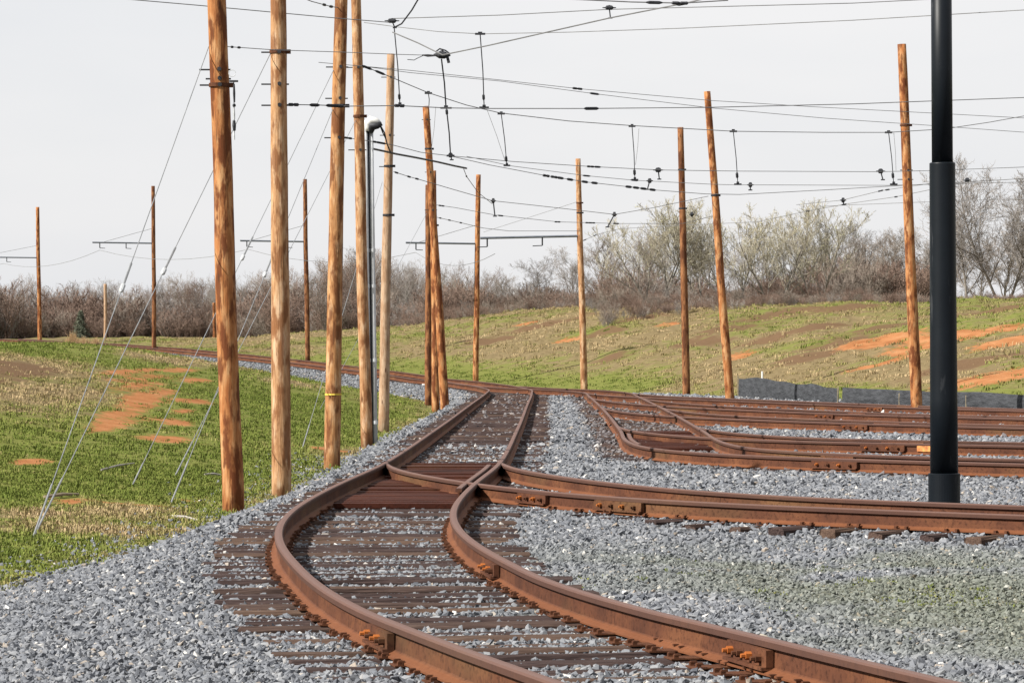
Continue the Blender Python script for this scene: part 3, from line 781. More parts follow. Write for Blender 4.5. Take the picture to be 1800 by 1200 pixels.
tone = np.clip(rng.beta(2.2, 2.4, len(xx)), 0, 0.92)
sp = rng.random(len(xx)); tone = np.where(sp > 0.978, rng.uniform(0.93, 1.0, len(xx)), tone)
rs = rusty_m(xx, yy) * (yy > 40) * .6
scatter('ballast_stones', np.stack([xx, yy, zz], 1), np.stack([rng.uniform(-1, 1, len(xx)), rng.uniform(-1, 1, len(xx)), rng.uniform(0, 6.28, len(xx))], 1),
        ss[:, None] * rng.uniform(.75, 1.3, (len(xx), 3)), rng.integers(0, 8, len(xx)), {'tone': tone, 'moss': ms, 'rusty': rs}, STONES,
        'loose grey crushed stones of the track bed, some of them white')

# ------------------------------------------------------------------ wooden poles
POLES = {}
def pole(key, label, base, top, d, r0, r1, mat, group, bands=(), bolts=(), rough=.012, sides=14):
    """base/top are photograph pixels at distance d; bands and bolts are pixel heights"""
    B = at(base[0], base[1], d); T = at(top[0], top[1], d)
    B.z = min(B.z, float(ground_z(B.x, B.y)) + .02)
    o = thing('utility_pole', label, 'pole', B, group)
    seed = len(POLES) * 7 + 3
    n = 26; pts = []; rad = []
    ax = (T - B)
    for i in range(n + 1):
        t = i / n
        p = B + ax * t
        if i == 0: p = B - Vector((0, 0, .35))
        p = p + Vector((.02 * (float(vnoise(t * 3, seed, 2)) - .5), .02 * (float(vnoise(t * 3, seed + 50, 2)) - .5), 0)) * math.sin(math.pi * t) * 2
        pts.append(p); rad.append((r0 + (r1 - r0) * t) * (1 + rough * 3 * (float(vnoise(t * 14, seed, 5)) - .5)))
    mb = MB(); mb.tube(pts, rad, sides)
    mb.v = [tuple(Vector(v) + Vector((1, 1, 0)) * (rough * .4 * (float(vnoise(v[2] * 2 + k % sides, k % sides, seed)) - .5))) for k, v in enumerate(mb.v)]
    sh = mb.build('shaft', mat, o, smooth=True)
    def axis_pt(y):
        t = (y - base[1]) / (top[1] - base[1]); return B + ax * t, r0 + (r1 - r0) * t
    for y in bands:
        p, r = axis_pt(y); b = MB(); b.tube([p - Vector((0, 0, .025)), p + Vector((0, 0, .025))], r + .012, 14); b.box(p + Vector((r + .03, -.01, 0)), .06, .05, .06)
        b.build('steel_band', M_SPIKE if y % 2 else M_IRON, o)
    for y in bolts:
        p, r = axis_pt(y); b = MB(); b.tube([p + Vector((-r - (.13 if y % 3 else .05), 0, 0)), p + Vector((r + .03, 0, 0))], .011, 6); b.tube([p + Vector((.02, -r - .02, 0)), p + Vector((.02, -r + .01, 0))], .03, 6)
        b.build('through_bolt', M_IRON, o)
    POLES[key] = (B, T, axis_pt)
    return o

G1 = 'tall wooden poles along the left edge of the main track'
G2 = 'wooden poles on the right before the grassy bank'
G3 = 'wooden poles carrying the wire over the far line'
pole('a', 'thickest wooden pole, leftmost of the tall front poles, streaked red brown at its foot', (411, 893), (379, -40), 40.0, .142, .120, M_POLE_RED, G1, bands=(149,), bolts=(122, 138, 149))
pole('b', 'straight tan wooden pole second from the left of the front row', (495, 870), (488.5, -40), 44.0, .142, .112, M_POLE_TAN, G1, bands=(91,), bolts=(92, 148, 185))
pole('c', 'tan wooden pole leaning right at its top, third of the front row', (583, 822), (601, -40), 54.0, .145, .110, M_POLE_OCHRE, G1, bands=(186,), bolts=(118, 173, 242))
pole('d', 'tan wooden pole leaning left, right behind the twin grey conduit', (645, 782), (625, -40), 65.0, .125, .105, M_POLE_TAN, G1, bands=(203,), bolts=(118, 262))
pole('e', 'wooden pole with its sawn top in view just right of the twin grey conduit', (674, 758), (687, 95), 77.0, .135, .098, M_POLE_PALE, G1, bands=(292, 378), bolts=(136, 238, 293))
pole('f', 'orange brown pole leaning left, front one of the three that stand close together', (783, 714), (748.5, 187), 97.5, .145, .105, M_POLE_RED, G1, bands=(260,), bolts=(210, 300, 365))
pole('g', 'upright brown pole in the middle of the three that stand close together', (766, 706), (761, 300), 101.0, .135, .105, M_POLE_RED, G1, bands=(392,))
pole('h', 'rearmost and leftmost pole of the three that stand close together', (753, 692), (752.5, 325), 110.0, .13, .10, M_POLE_DARK, G1)
pole('i', 'light tan pole standing before the bank with a grey arm reaching left', (1027, 686), (1016, 279), 127.0, .150, .105, M_POLE_TAN, G2, bands=(355, 372))
pole('j', 'dark brown slender pole left of the leaning orange pole', (1207, 697), (1196, 224), 109.0, .140, .105, M_POLE_DARK, G2, bands=(298, 366))
pole('k', 'orange pole leaning left just before the end of the black silt fence', (1284, 700), (1243, 161), 96.0, .145, .100, M_POLE_RED, G2, bands=(340,))
pole('l', 'tall orange pole in front of the silt fence, left of the black post', (1612, 714), (1585, 78), 81.0, .155, .115, M_POLE_RED, G2, bands=(217,), bolts=(294, 310))
def far_pole(key, label, base, top, d, r, arm_y, arm_x, mat, rods):
    o = pole(key, label, base, top, d, r, r * .8, mat, G3, sides=10)
    B, T, ap = POLES[key]; p, rr = ap(arm_y)
    reach = (base[0] - arm_x) * d / F
    e = p + Vector((-reach, -reach * .45, 0))
    mb = MB(); mb.tube([p, e], .045, 8); a_ = mb.build('bracket_arm', M_ARM, o)
    for fr in rods:
        q = p.lerp(e, fr); k = MB(); k.tube([q, q - Vector((0, 0, .32))], .028, 6); k.tube([q - Vector((0, 0, .32)), q + Vector((.32, -.05, -.34))], .018, 6)
        k.build('wire_holder', M_IRON, a_)
    k = MB(); q = p.lerp(e, .85); k.tube([q, p + Vector((0, 0, .9))], .012, 5); k.build('stay_rod', M_WIRE, o)
    return e
E1 = far_pole('m', 'brown bracket pole right behind the bend of the far track', (836, 664), (841, 307), 145.0, .14, 426, 712, M_POLE_RED, (.86,))
E2 = far_pole('n', 'dark brown bracket pole between the second and third front poles', (541, 628), (536, 315), 164.0, .135, 422, 430, M_POLE_DARK, (.9, .3))
E3 = far_pole('o', 'brown bracket pole on the left hill with a long arm reaching left', (271, 607), (269, 327), 183.0, .135, 424, 170, M_POLE_DARK, (.88, .45))
E4 = far_pole('p', 'outermost bracket pole at the far left, its arm cut by the picture edge', (70, 595), (66, 364), 222.0, .16, 450, -45, M_POLE_RED, (.45, .9))
# arm of the light tan pole before the bank
B, T, ap = POLES['i']; p, rr = ap(412); e = p + Vector((-(1020 - 845) * 127 / F, -1.2, -.13))
ob = [o for o in COL.objects if o.get('label', '').startswith('light tan pole standing')][0]
a_ = MB().tube([p, e], .05, 8).build('bracket_arm', M_ARM, ob)
for fr in (.38, .93):
    q = p.lerp(e, fr); k = MB(); k.tube([q, q - Vector((0, 0, .36))], .03, 6); k.tube([q - Vector((0, 0, .36)), q + Vector((-.4, -.05, -.38))], .018, 6); k.build('wire_holder', M_IRON, a_)
pole('q', 'short pale post behind the crest of the left hill', (185, 604), (185, 499), 250.0, .14, .13, M_POLE_PALE, 'short posts beyond the left hill', sides=8)
pole('r', 'small orange post just left of the foremost pole, far behind the hill', (377, 600), (376, 532), 260.0, .13, .12, M_POLE_RED, 'short posts beyond the left hill', sides=8)

# yellow tape round the third front pole
ob = [o for o in COL.objects if o.get('label', '').startswith('tan wooden pole leaning right')][0]; p, rr = POLES['c'][2](692)
M_YELLOW = simple('yellow_tape_material', (0.70, 0.50, 0.06), (0.80, 0.60, 0.10), 5)
MB().tube([p - Vector((0, 0, .014)), p + Vector((0, 0, .014))], rr + .008, 14).build('yellow_tape', M_YELLOW, ob)
# sticks and boards lying in the left grass
DEB = 'sticks lying in the left grass'
for (x0, y0, x1, y1, wd, lab) in ((78, 877, 138, 872, .05, 'tan broken board lying in the grass by the leftmost guy anchor'), (178, 829, 236, 817, .035, 'grey branch lying in the grass above the middle guy anchor'),
                                  (302, 911, 348, 918, .03, 'pale stick lying at the gravel edge left of the foremost pole'), (360, 837, 390, 838, .04, 'short pale board lying left of the foremost pole foot')):
    a = on_ground(x0, y0); b = on_ground(x1, y1); A_ = Vector((a[0], a[1], float(ground_z(*a)) + .03)); B_ = Vector((b[0], b[1], float(ground_z(*b)) + .03))
    mid = A_.lerp(B_, .5) + Vector((0, .02, .015)); mid.z = max(mid.z, float(ground_z(mid.x, mid.y)) + .03)
    tag(MB().tube([A_, mid, B_], [wd * .45, wd * .5, wd * .3], 5).build('fallen_stick', M_STAKE if 'tan' in lab else M_BARK_PALE), lab, 'stick', DEB)

# ------------------------------------------------------------------ black steel post
d = 32.6; B = at(1660, 880, d); B.z = -.1; sx_ = d / F
bp = thing('steel_post', 'thick black painted steel post with sleeves standing between the rusty tracks', 'post', B)
top = at(1654, -120, d)
def lerp_y(y): t = (880 - y) / 1000.0; return at(1660 + (1654 - 1660) * t, y, d)
mb = MB(); mb.tube([B, lerp_y(866), lerp_y(832), lerp_y(831)], [28 * sx_, 28 * sx_, 28 * sx_, 26.5 * sx_], 40); mb.build('base_sleeve', M_BLACK, bp, smooth=False)
mb = MB(); mb.tube([lerp_y(834), lerp_y(700), lerp_y(500), lerp_y(289), lerp_y(287), lerp_y(286)], [24.5 * sx_, 24 * sx_, 23.2 * sx_, 22.6 * sx_, 22.6 * sx_, 21 * sx_], 40); lw = mb.build('lower_tube', M_BLACK, bp, smooth=True)
mb = MB(); mb.tube([lerp_y(290), lerp_y(120), lerp_y(-120)], [18.5 * sx_, 18.3 * sx_, 18 * sx_], 40); mb.build('upper_tube', M_BLACK, bp, smooth=True)

# ------------------------------------------------------------------ twin conduit with weatherhead
d = 66.7; k_ = d / F
B = at(655, 779, d)
cr = thing('conduit_riser', 'twin galvanised conduit with a white weatherhead in front of the leaning tan poles', 'conduit', B)
pL = lambda y: at(641.5 + (y - 220) * .0125, y, d); pR = lambda y: at(652.0 + (y - 220) * .0145, y, d + .05); pM = lambda y: at(646.8 + (y - 220) * .0135, y, d + .05)
mb = MB(); mb.tube([pL(y) for y in (782, 600, 400, 226)], 4.4 * k_, 14); mb.build('pipe', M_GALV, cr, smooth=True)
mb = MB(); mb.tube([pR(y) for y in (780, 600, 400, 226)], 4.0 * k_, 14); mb.build('pipe', M_GALV, cr, smooth=True)
mb = MB(); mb.tube([pM(y) for y in (780, 600, 400, 226)], 3.6 * k_, 12); mb.build('shade_pipe', M_IRON, cr, smooth=True)  # added dark pipe standing in for the shade between the two conduits
for y in (440, 503, 633, 742):
    mb = MB(); mb.tube([pL(y + 3), pL(y - 3)], 5.2 * k_, 12); mb.tube([pR(y + 3), pR(y - 3)], 4.8 * k_, 12); mb.build('coupling', M_GALV, cr)
mb = MB(); c0 = at(649, 226, d)
mb.tube([c0 + Vector((-.02, 0, -.06)), c0 + Vector((-.02, 0, .02)), at(646, 219, d), at(652, 213, d), at(663, 214, d), at(670, 218, d)], [.085, .095, .12, .115, .075, .03], 12)
mb.build('weatherhead', M_WHITE, cr, smooth=True)
mb = MB(); mb.tube([at(651, 232, d), at(654, 222, d - .05), at(664, 221, d - .05), at(671, 217, d - .05)], [.07, .10, .07, .05], 10); mb.build('cable_hood', M_IRON, cr, smooth=True)
mb = MB()
mb.tube([at(668, 220, d), at(676, 234, d), at(680, 252, d), at(686, 267, d + 1), at(696, 271, d + 2)], .016, 6)
mb.tube([at(668, 221, d), at(673, 234, d), at(679, 246, d)], .012, 6); mb.build('drip_loop', M_IRON, cr)

# ------------------------------------------------------------------ overhead wires
def curve_pts(px, d0, d1, n=16):
    x0, x1 = px[0][0], px[-1][0]; P = []
    tot = [0.0]
    for a, b in zip(px[:-1], px[1:]): tot.append(tot[-1] + math.hypot(b[0] - a[0], b[1] - a[1]))
    ctrl = [at(x, y, d0 + (d1 - d0) * s / tot[-1]) for (x, y), s in zip(px, tot)]
    C_ = [ctrl[0] * 2 - ctrl[1]] + ctrl + [ctrl[-1] * 2 - ctrl[-2]]
    if len(px) == 2:
        return [ctrl[0].lerp(ctrl[1], i / n) - Vector((0, 0, .0)) for i in range(n + 1)]
    for i in range(1, len(C_) - 2):
        p0, p1, p2, p3 = C_[i - 1:i + 3]
        for k in range(n):
            t = k / n
            P.append(0.5 * ((2 * p1) + (p2 - p0) * t + (2 * p0 - 5 * p1 + 4 * p2 - p3) * t * t + (3 * p1 - p0 - 3 * p2 + p3) * t ** 3) if False else p1.lerp(p2, t))
    P.append(C_[-2]); return P
def bead(c, axis_, ln, r, name, mat, parent, kind=0):
    mb = MB(); a = axis_.normalized()
    if kind == 0: prof = [(-.5, .45), (-.42, 1), (-.1, 1), (0, .7), (.1, 1), (.42, 1), (.5, .45)]
    else: prof = [(-.5, .4), (-.3, 1), (.3, 1), (.5, .4)]
    mb.tube([c + a * ln * s for s, _ in prof], [r * q for _, q in prof], 8)
    return mb.build(name, mat, parent)
WIRES = []
def wire(name, label, cat, px, d0, d1, r=.009, ins=(), group=None, mat=None, ins_l=.30, ins_r=.032):
    P = curve_pts(px, d0, d1, 6)
    mb = MB(); mb.tube(P, r * .82, 5)
    o = tag(mb.build(name, mat or M_WIRE), label, cat, group)
    for x in ins:
        k = min(range(len(P) - 1), key=lambda i: abs((P[i].x + P[i + 1].x) / 2 / ((P[i].y + P[i + 1].y) / 2) * F + 900 - x))
        a, b = P[k], P[k + 1]
        xa, xb = a.x / a.y * F + 900, b.x / b.y * F + 900
        t = 0.5 if abs(xb - xa) < 1e-6 else max(0, min(1, (x - xa) / (xb - xa)))
        bead(a.lerp(b, t), b - a, ins_l * .8, ins_r * .75, 'insulator', M_IRON, o, R.randint(0, 1))
    WIRES.append(o); return o
SG = 'thin span wires and trolley wires over the yard'
wire('span_wire', 'thin wire sloping from the top left picture edge to the highest clamp', 'wire', [(-60, -12), (200, -3), (350, 10), (600, 33), (688, 40)], 42, 50, .009, (), SG)
wire('span_wire', 'thin wire running from the highest clamp right to the clamp near the top edge', 'wire', [(690, 33), (880, 27), (1070, 17), (1500, 6), (1900, -14)], 50, 47, .009, (), SG)
wire('span_wire', 'thin sagging wire below the top edge, passing behind the black post', 'wire', [(640, 40), (700, 48), (770, 56), (845, 60), (1000, 57), (1200, 50), (1500, 36), (1900, 12)], 58, 46, .009, (), SG)
wire('trolley_wire', 'dark trolley wire rising from the round frog to the top edge', 'wire', [(690, 57), (735, 76), (778, 97), (860, 80), (1072, 32), (1205, 6), (1290, -14)], 49, 44, .013, (1200,), SG)
wire('trolley_wire', 'short trolley wire along the top picture edge with clamps', 'wire', [(960, -3), (1110, 4), (1200, 6), (1280, 1)], 44, 44, .012, (1150, 1195), SG)
wire('feeder_cable', 'short dark cable dropping from the top edge to the highest clamp', 'cable', [(738, -6), (724, 18), (706, 42), (694, 48)], 49.5, 50, .016, (), SG, M_IRON)
wire('span_wire', 'thin wire from the foremost pole to the round frog', 'wire', [(395, 82), (480, 88), (600, 92), (700, 96), (768, 98)], 40, 50, .007, (408, 420), SG, ins_l=.10, ins_r=.022)
wire('span_wire', 'short dark strain wire at the top edge left of the third front pole', 'wire', [(520, -8), (548, 3), (582, 12), (596, 14)], 50, 54, .010, (570, 582), SG)
wire('span_wire', 'level wire from the second front pole carrying five short hangers', 'wire', [(503, 184), (560, 185), (610, 187), (700, 186), (785, 190), (852, 191), (1035, 191), (1250, 189), (1500, 183), (1900, 168)], 44, 52, .009, (516, 553, 582, 595, 702, 1035, 1044), SG, ins_l=.22)
wire('span_wire', 'wire sagging from the third front pole below its hangers toward the black post', 'wire', [(640, 117), (668, 128), (690, 137), (752, 163), (820, 185), (880, 199), (1000, 213), (1110, 221), (1290, 231), (1450, 233), (1560, 233), (1660, 227), (1740, 215), (1900, 186)], 56, 66, .010, (645, 668), SG)
wire('span_wire', 'thin falling wire with one clamp in the middle of the sky', 'wire', [(560, 110), (720, 124), (880, 141), (1015, 156), (1250, 177), (1430, 188), (1600, 197), (1900, 213)], 62, 70, .008, (1018,), SG)
wire('span_wire', 'faint lower falling wire that meets the level wire near the leaning orange pole', 'wire', [(640, 117), (720, 128), (880, 143), (1045, 165), (1250, 190), (1450, 208), (1640, 221), (1900, 240)], 65, 72, .008, (1045,), SG)
wire('span_wire', 'wire from the fourth front pole through the round clamp below the pendant', 'wire', [(606, 242), (650, 248), (690, 255), (740, 268), (790, 274), (900, 284), (1040, 293), (1160, 299), (1300, 301), (1545, 302), (1640, 300), (1900, 290)], 66, 84, .010, (612, 662, 672, 1038, 1050), SG)
wire('feeder_cable', 'thick black cable slanting across the leaning group of three poles', 'cable', [(652, 261), (680, 267), (697, 271), (730, 277), (770, 285), (800, 292), (820, 296)], 68, 78, .030, (696, 728, 816), SG, M_IRON)
wire('span_wire', 'slack strand hanging from the thick black cable behind the far bracket pole', 'wire', [(815, 297), (820, 310), (840, 338), (865, 358), (870, 352)], 80, 100, .012, (820,), SG)
wire('trolley_wire', 'trolley wire with a row of small dark clamps left of the light tan pole', 'wire', [(790, 274), (860, 290), (960, 309), (1030, 320), (1110, 329), (1150, 334), (1240, 341), (1300, 342), (1450, 334), (1570, 327), (1700, 320), (1900, 308)], 78, 88, .011, (960, 974, 985, 1002, 1028, 1045, 1105, 1118, 1131, 1147), SG, ins_l=.26, ins_r=.045)
wire('trolley_wire', 'faint wire below the rising bank trees carrying one small clamp', 'wire', [(820, 275), (900, 292), (1030, 309), (1115, 317), (1250, 324), (1290, 325), (1560, 326), (1720, 322), (1900, 318)], 84, 90, .010, (1031, 1115), SG)
wire('span_wire', 'wire from the fifth front pole to the small clamps at the light tan pole', 'wire', [(692, 302), (720, 311), (735, 315), (800, 334), (866, 353), (940, 361), (1020, 370), (1080, 377), (1150, 365), (1245, 345)], 77, 96, .011, (697, 719, 733), SG, ins_l=.3)
wire('span_wire', 'thin wire rightward from the group of three poles below the fifth pole wire', 'wire', [(764, 360), (800, 365), (870, 378), (980, 390), (1085, 393), (1200, 393), (1260, 378)], 98, 105, .011, (776, 880, 980, 1034, 1041, 1083), SG, ins_l=.3)
wire('span_wire', 'lowest thin wire from the group of three poles toward the far bracket arms', 'wire', [(768, 382), (790, 387), (812, 392), (850, 401), (895, 406), (1020, 406)], 99, 120, .012, (774, 790, 810), SG, ins_l=.35)
wire('span_wire', 'thin strand crossing low from the light tan pole down to the leaning pole', 'wire', [(1014, 355), (900, 392), (850, 408)], 126, 135, .010, (), SG)
wire('span_wire', 'wire rising from the light tan pole through the budding tree to the leaning pole', 'wire', [(1025, 423), (1050, 412), (1090, 402), (1200, 396), (1330, 390), (1420, 371), (1485, 359), (1575, 346), (1700, 320)], 126, 95, .012, (1028, 1046, 1420, 1485, 1575), SG, ins_l=.35)
wire('span_wire', 'thin wire over the budding trees ending behind the black post', 'wire', [(1400, 360), (1480, 352), (1550, 335), (1640, 322)], 94, 88, .011, (1548, 1560), SG, ins_l=.3)
wire('span_wire', 'thin level wire low behind the tall orange pole', 'wire', [(1440, 363), (1500, 360), (1580, 357), (1700, 352), (1900, 348)], 96, 92, .010, (), SG)
# trolley wire above the far line
def far_line(label, off, r=.012):
    pts = []
    nodes = [at(560, 425, 138), E1 + Vector((.45, .2, -.45)), E2 + Vector((.4, .2, -.45)), E3 + Vector((.4, .2, -.45)), E4 + Vector((2.4, 1.0, -.45)), E4 + Vector((-14, 26, -.2))][1:]
    nodes = [at(870, 446, 127)] + nodes
    nodes = [p + off for p in nodes]
    for a, b in zip(nodes[:-1], nodes[1:]):
        for k in range(8):
            t = k / 8; p = a.lerp(b, t); p.z -= .55 * 4 * t * (1 - t); pts.append(p)
    pts.append(nodes[-1])
    tag(MB().tube(pts, r, 5).build('trolley_wire', M_WIRE), label, 'wire', SG)
far_line('sagging trolley wire strung from arm to arm above the far line', Vector((0, 0, 0)))

# hangers between the wires
HG = 'short wire hangers over the yard'
def hanger(label, t, b, d, wt=20, wb=18, ins=.86, r=.009):
    a = at(t[0], t[1], d); c = at(b[0], b[1], d + .3); u = d / F
    o = thing('wire_hanger', label, 'hanger', a, HG)
    mb = MB(); mb.tube([a, a.lerp(c, .5) + Vector((.012, 0, 0)), c], r, 6); mb.build('rod', M_IRON, o)
    if wt:
        mb = MB(); mb.box(a, wt * u, .05, 3.2 * u); mb.box(a + Vector((0, 0, 2.2 * u)), wt * u * .4, .04, 3 * u); mb.build('clamp_bar', M_IRON, o)
    if wb:
        mb = MB(); mb.box(c, wb * u, .05, 2.8 * u); mb.box(c + Vector((0, 0, 2.5 * u)), wb * u * .35, .05, 4 * u); mb.build('clamp_bar', M_IRON, o)
    if ins:
        q = a.lerp(c, ins); bead(q, c - a, 11 * u, 2.4 * u, 'insulator', M_IRON, o, 1)
hanger('hanger rod below the highest clamp, left of the round frog', (693, 50), (703, 185), 50.5, 0, 16, .89)
hanger('upper pendant rod right under the round frog', (776, 104), (784, 190), 50.3, 0, 20, 0, .012)
hanger('lower pendant rod below the round frog, ending at a round clamp', (785, 193), (792, 274), 60, 0, 14, .05, .013)
hanger('hanger with a long top bar right of the round frog', (844, 60), (851, 189), 51, 18, 17, .86)
hanger('short hanger over the leaning three poles', (753, 164), (754, 186), 62, 13, 0, 0)
hanger('hanger right of the thick black cable', (881, 200), (891, 291), 62, 13, 12, .87)
hanger('hanger above the small clamps between the light tan and dark brown poles', (1111, 222), (1116, 316), 66, 12, 12, .86)
hanger('hanger just right of the leaning orange pole', (1289, 231), (1297, 324), 66, 13, 13, .83)
hanger('hanger just left of the tall orange pole', (1562, 233), (1571, 324), 66, 13, 13, .83)
# second thin leg of the slack hangers
for k, (a, b, dd, lab) in enumerate([((1123, 226), (1117, 290), 66, 'slack wire leg beside the hanger left of the dark brown pole'), ((766, 188), (758, 265), 62, 'slack pale strand just right of the leaning pole top'), ((856, 193), (888, 284), 62, 'slack pale strand beside the hanger right of the thick cable'), ((1571, 233), (1575, 300), 66, 'slack wire leg beside the hanger left of the tall orange pole')]):
    wire('hanger_strand', lab, 'wire', [a, ((a[0] + b[0]) / 2 + 1, (a[1] + b[1]) / 2), b], dd, dd, .006, (), HG)

# clamps and frogs
CG = 'dark line clamps on the wires'
def clamp(label, x, y, d, w_=16, tail=0, tx=0):
    c = at(x, y, d); u = d / F
    o = thing('line_clamp', label, 'clamp', c, CG)
    mb = MB(); mb.tube([c + Vector((s * w_ * u, 0, 0)) for s in (-.5, -.3, -.2, .2, .3, .5)], [.8 * u, 1.2 * u, 4 * u, 4 * u, 1.2 * u, .8 * u], 8); mb.tube([c + Vector((0, 0, -2 * u)), c + Vector((0, 0, 4.5 * u))], [3.5 * u, 2 * u], 8); mb.build('body', M_IRON, o)
    if tail:
        mb = MB(); e = c + Vector((tx * u, 0, -tail * u)); mb.tube([c, e], 1.1 * u, 6); mb.box(e, 7 * u, .04, 2 * u); mb.build('stem', M_IRON, o)
clamp('highest line clamp at the junction of the top wires', 689, 37, 50, 26, 12, 5)
clamp('line clamp near the top edge with a stem to the wire below', 1071, 14, 46.5, 24, 18, 2)
clamp('dark clamp between the light tan and dark brown poles, largest of that group', 1157, 299, 80, 18, 16, 2)
clamp('small clamp on a row of beads left of the dark brown pole', 1142, 318, 84, 12, 15, -4)
clamp('round clamp at the foot of the long pendant', 792, 273, 68, 14, 8, 2)
clamp('clamp with a bent tail left of the tall orange pole', 1548, 301, 84, 16, 15, 4)
clamp('clamp above the budding trees right of the leaning pole', 1319, 325, 90, 12, 9, 0)
clamp('clamp halfway between the budding trees and the tall orange pole', 1482, 352, 92, 11, 8, 1)
clamp('clamp right of the black post before the bare tree', 1700, 317, 88, 14, 0, 0)
clamp('small clamp on the fifth pole wire left of the far bracket pole arm', 867, 353, 97, 10, 27, 3)
clamp('small clamp with a slanted stem right of the light tan pole', 1080, 377, 104, 10, 22, -12)
clamp('little clamp seen through the budding tree beside the dark brown pole', 1216, 377, 112, 9, 0, 0)
c = at(777, 97, 50); u = 50 / F
fr = thing('wire_frog', 'round dark wire frog with ears hanging where the top wires meet', 'frog', c)
mb = MB(); mb.tube([c + Vector((s * u, 0, -.02 * s * .02)) for s in (-15, -9, -5, 5, 9, 15)], [1.2 * u, 4 * u, 6.5 * u, 6.5 * u, 4 * u, 1.2 * u], 10); mb.tube([c, c + Vector((0, 0, 10 * u))], [5 * u, 2 * u], 8); mb.build('body', M_IRON, fr)
mb = MB(); mb.tube([c + Vector((9 * u, 0, -2 * u)), c + Vector((12 * u, 0, -14 * u))], 2.6 * u, 8); mb.build('ear', M_IRON, fr)
mb = MB(); mb.tube([c + Vector((-12 * u, 0, 5 * u)), c + Vector((-4 * u, 0, 11 * u)), c + Vector((6 * u, 0, 8 * u)), c + Vector((14 * u, 0, 2 * u))], 1.3 * u, 6); mb.build('loop', M_IRON, fr)
mb = MB(); mb.tube([at(768, 98, 50), at(752, 98, 50), at(742, 97, 50)], [1.2 * u, 2.4 * u, 1 * u], 6); mb.tube([at(744, 98, 50), at(733, 103, 50), at(728, 106, 50), at(716, 105, 50)], .7 * u, 5); mb.build('loose_strand', M_IRON, fr)

# hanging insulator string on the foremost pole
o = thing('insulator_string', 'dark strain insulators hanging down beside the foremost pole', 'insulator', at(411, 150, 39.8))
u = 39.8 / F
mb = MB(); mb.box(at(411, 143, 39.8), 15 * u, .05, 3 * u); mb.tube([at(411, 143, 39.8), at(412, 236, 39.8)], .8 * u, 6); mb.build('rod', M_IRON, o)
for y0, y1, q, mt in ((148, 180, 2.2, M_IRON), (183, 188, 3.2, M_IRON), (190, 210, 1.8, M_PORC), (212, 230, 3.4, M_IRON), (231, 246, 1.5, M_GALV)):
    mb = MB(); mb.tube([at(411.3, y0, 39.8), at(411.6, (y0 + y1) / 2, 39.8), at(412, y1, 39.8)], [q * u * .7, q * u, q * u * .7], 8); mb.build('insulator', mt, o)
mb = MB(); pr = [at(405 + 6 * math.cos(a) + 3, 129 - 6 * math.sin(a), 39.8) for a in np.linspace(0, 6.0, 10)]; mb.tube(pr, .7 * u, 5); mb.build('loop', M_GALV, o)

# ------------------------------------------------------------------ guy wires
GG = 'steel guy wires anchored in the left grass'
def guy(label, top, dt, foot, ins=None, low=None):
    gx_, gd = on_ground(*foot)
    A = at(top[0], top[1], dt); Bf = Vector((gx_, gd, float(ground_z(gx_, gd)) - .05))
    o = thing('guy_wire', label, 'guy wire', Bf, GG)
    mb = MB(); mb.tube([A, A.lerp(Bf, .5), Bf], .0060, 6); mb.build('strand', M_GUY, o)
    if ins:
        t = (ins - top[1]) / (foot[1] - top[1])
        # parameter along the strand whose image height is ins
        best = min(np.linspace(0, 1, 400), key=lambda q: abs(HOR - (A.lerp(Bf, q).z - CAMZ) * F / A.lerp(Bf, q).y - ins))
        c = A.lerp(Bf, float(best)); bead(c, Bf - A, .15, .030, 'strain_insulator', M_PORC, o, 1)
        mb = MB(); c2 = A.lerp(Bf, float(best) - .05); mb.tube([c2, c], .015, 6); mb.build('strand_grip', M_GUY, o)
    if low:
        c = Bf.lerp(A, low); mb = MB(); mb.tube([Bf, c], .011, 6); mb.build('anchor_rod', M_GUY, o)
guy('leftmost long guy wire from the foremost pole to the leftmost anchor', (367, 82), 40, (55, 945), 506, .10)
guy('long guy wire of the second front pole sharing the leftmost anchor', (476, 93), 44, (57, 940), 478, .10)
guy('guy wire reaching the anchor in the middle of the left grass', (588, 120), 54, (230, 852), 453, .05)
guy('steep guy wire ending nearest to the foremost pole foot', (586, 190), 54, (297, 886), 482, .09)
guy('guy wire from the leaning tan pole to the anchor near the foremost pole', (626, 210), 65, (304, 838), None, .08)
guy('low guy wire seen between the second and third front poles', (672, 320), 77, (530, 788), None, .08)
guy('thin guy wire of the leaning group running down behind the conduit', (750, 375), 97, (560, 720), None, 0)

# ------------------------------------------------------------------ silt fence
fa = at(1299, 697, 104); fb_ = at(1475, 707, 92.5); fc_ = at(1810, 722, 82.0); fd_ = at(2050, 735, 74)
sf = thing('silt_fence', 'low black fabric silt fence at the foot of the bank', 'fence', (fa.x, fa.y, 0))
def panel(a, b, n, h0, h1, sag, seed):
    V = []; Fc = []
    for side in (0, 1):
        for i in range(n + 1):
            t = i / n; p = a.lerp(b, t); h = (h0 + (h1 - h0) * t) + sag * (float(fbm(t * 4, seed, seed, 3)) - .5)
            for j in range(5):
                q = j / 4; bul = .07 * (float(fbm(t * 7, q * 2 + seed, 5, 3)) - .5) + .05 * math.sin(q * 3.1)
                V.append((p.x - .4 * bul, p.y - bul + side * .006, -.12 + (h + .12) * q))
    m_ = (n + 1) * 5
    for s in (0, 1):
        for i in range(n):
            for j in range(4):
                k = s * m_ + i * 5 + j; Fc.append((k, k + 5, k + 6, k + 1) if s == 0 else (k, k + 1, k + 6, k + 5))
    mb = MB(); mb.v = V; mb.f = Fc; mb.build('fabric_panel', M_FABRIC, sf, smooth=True)
panel(fa, fb_, 30, .66, .44, .24, 3)
panel(fb_ + (fc_ - fb_) * .02, fc_, 40, .48, .44, .10, 5)
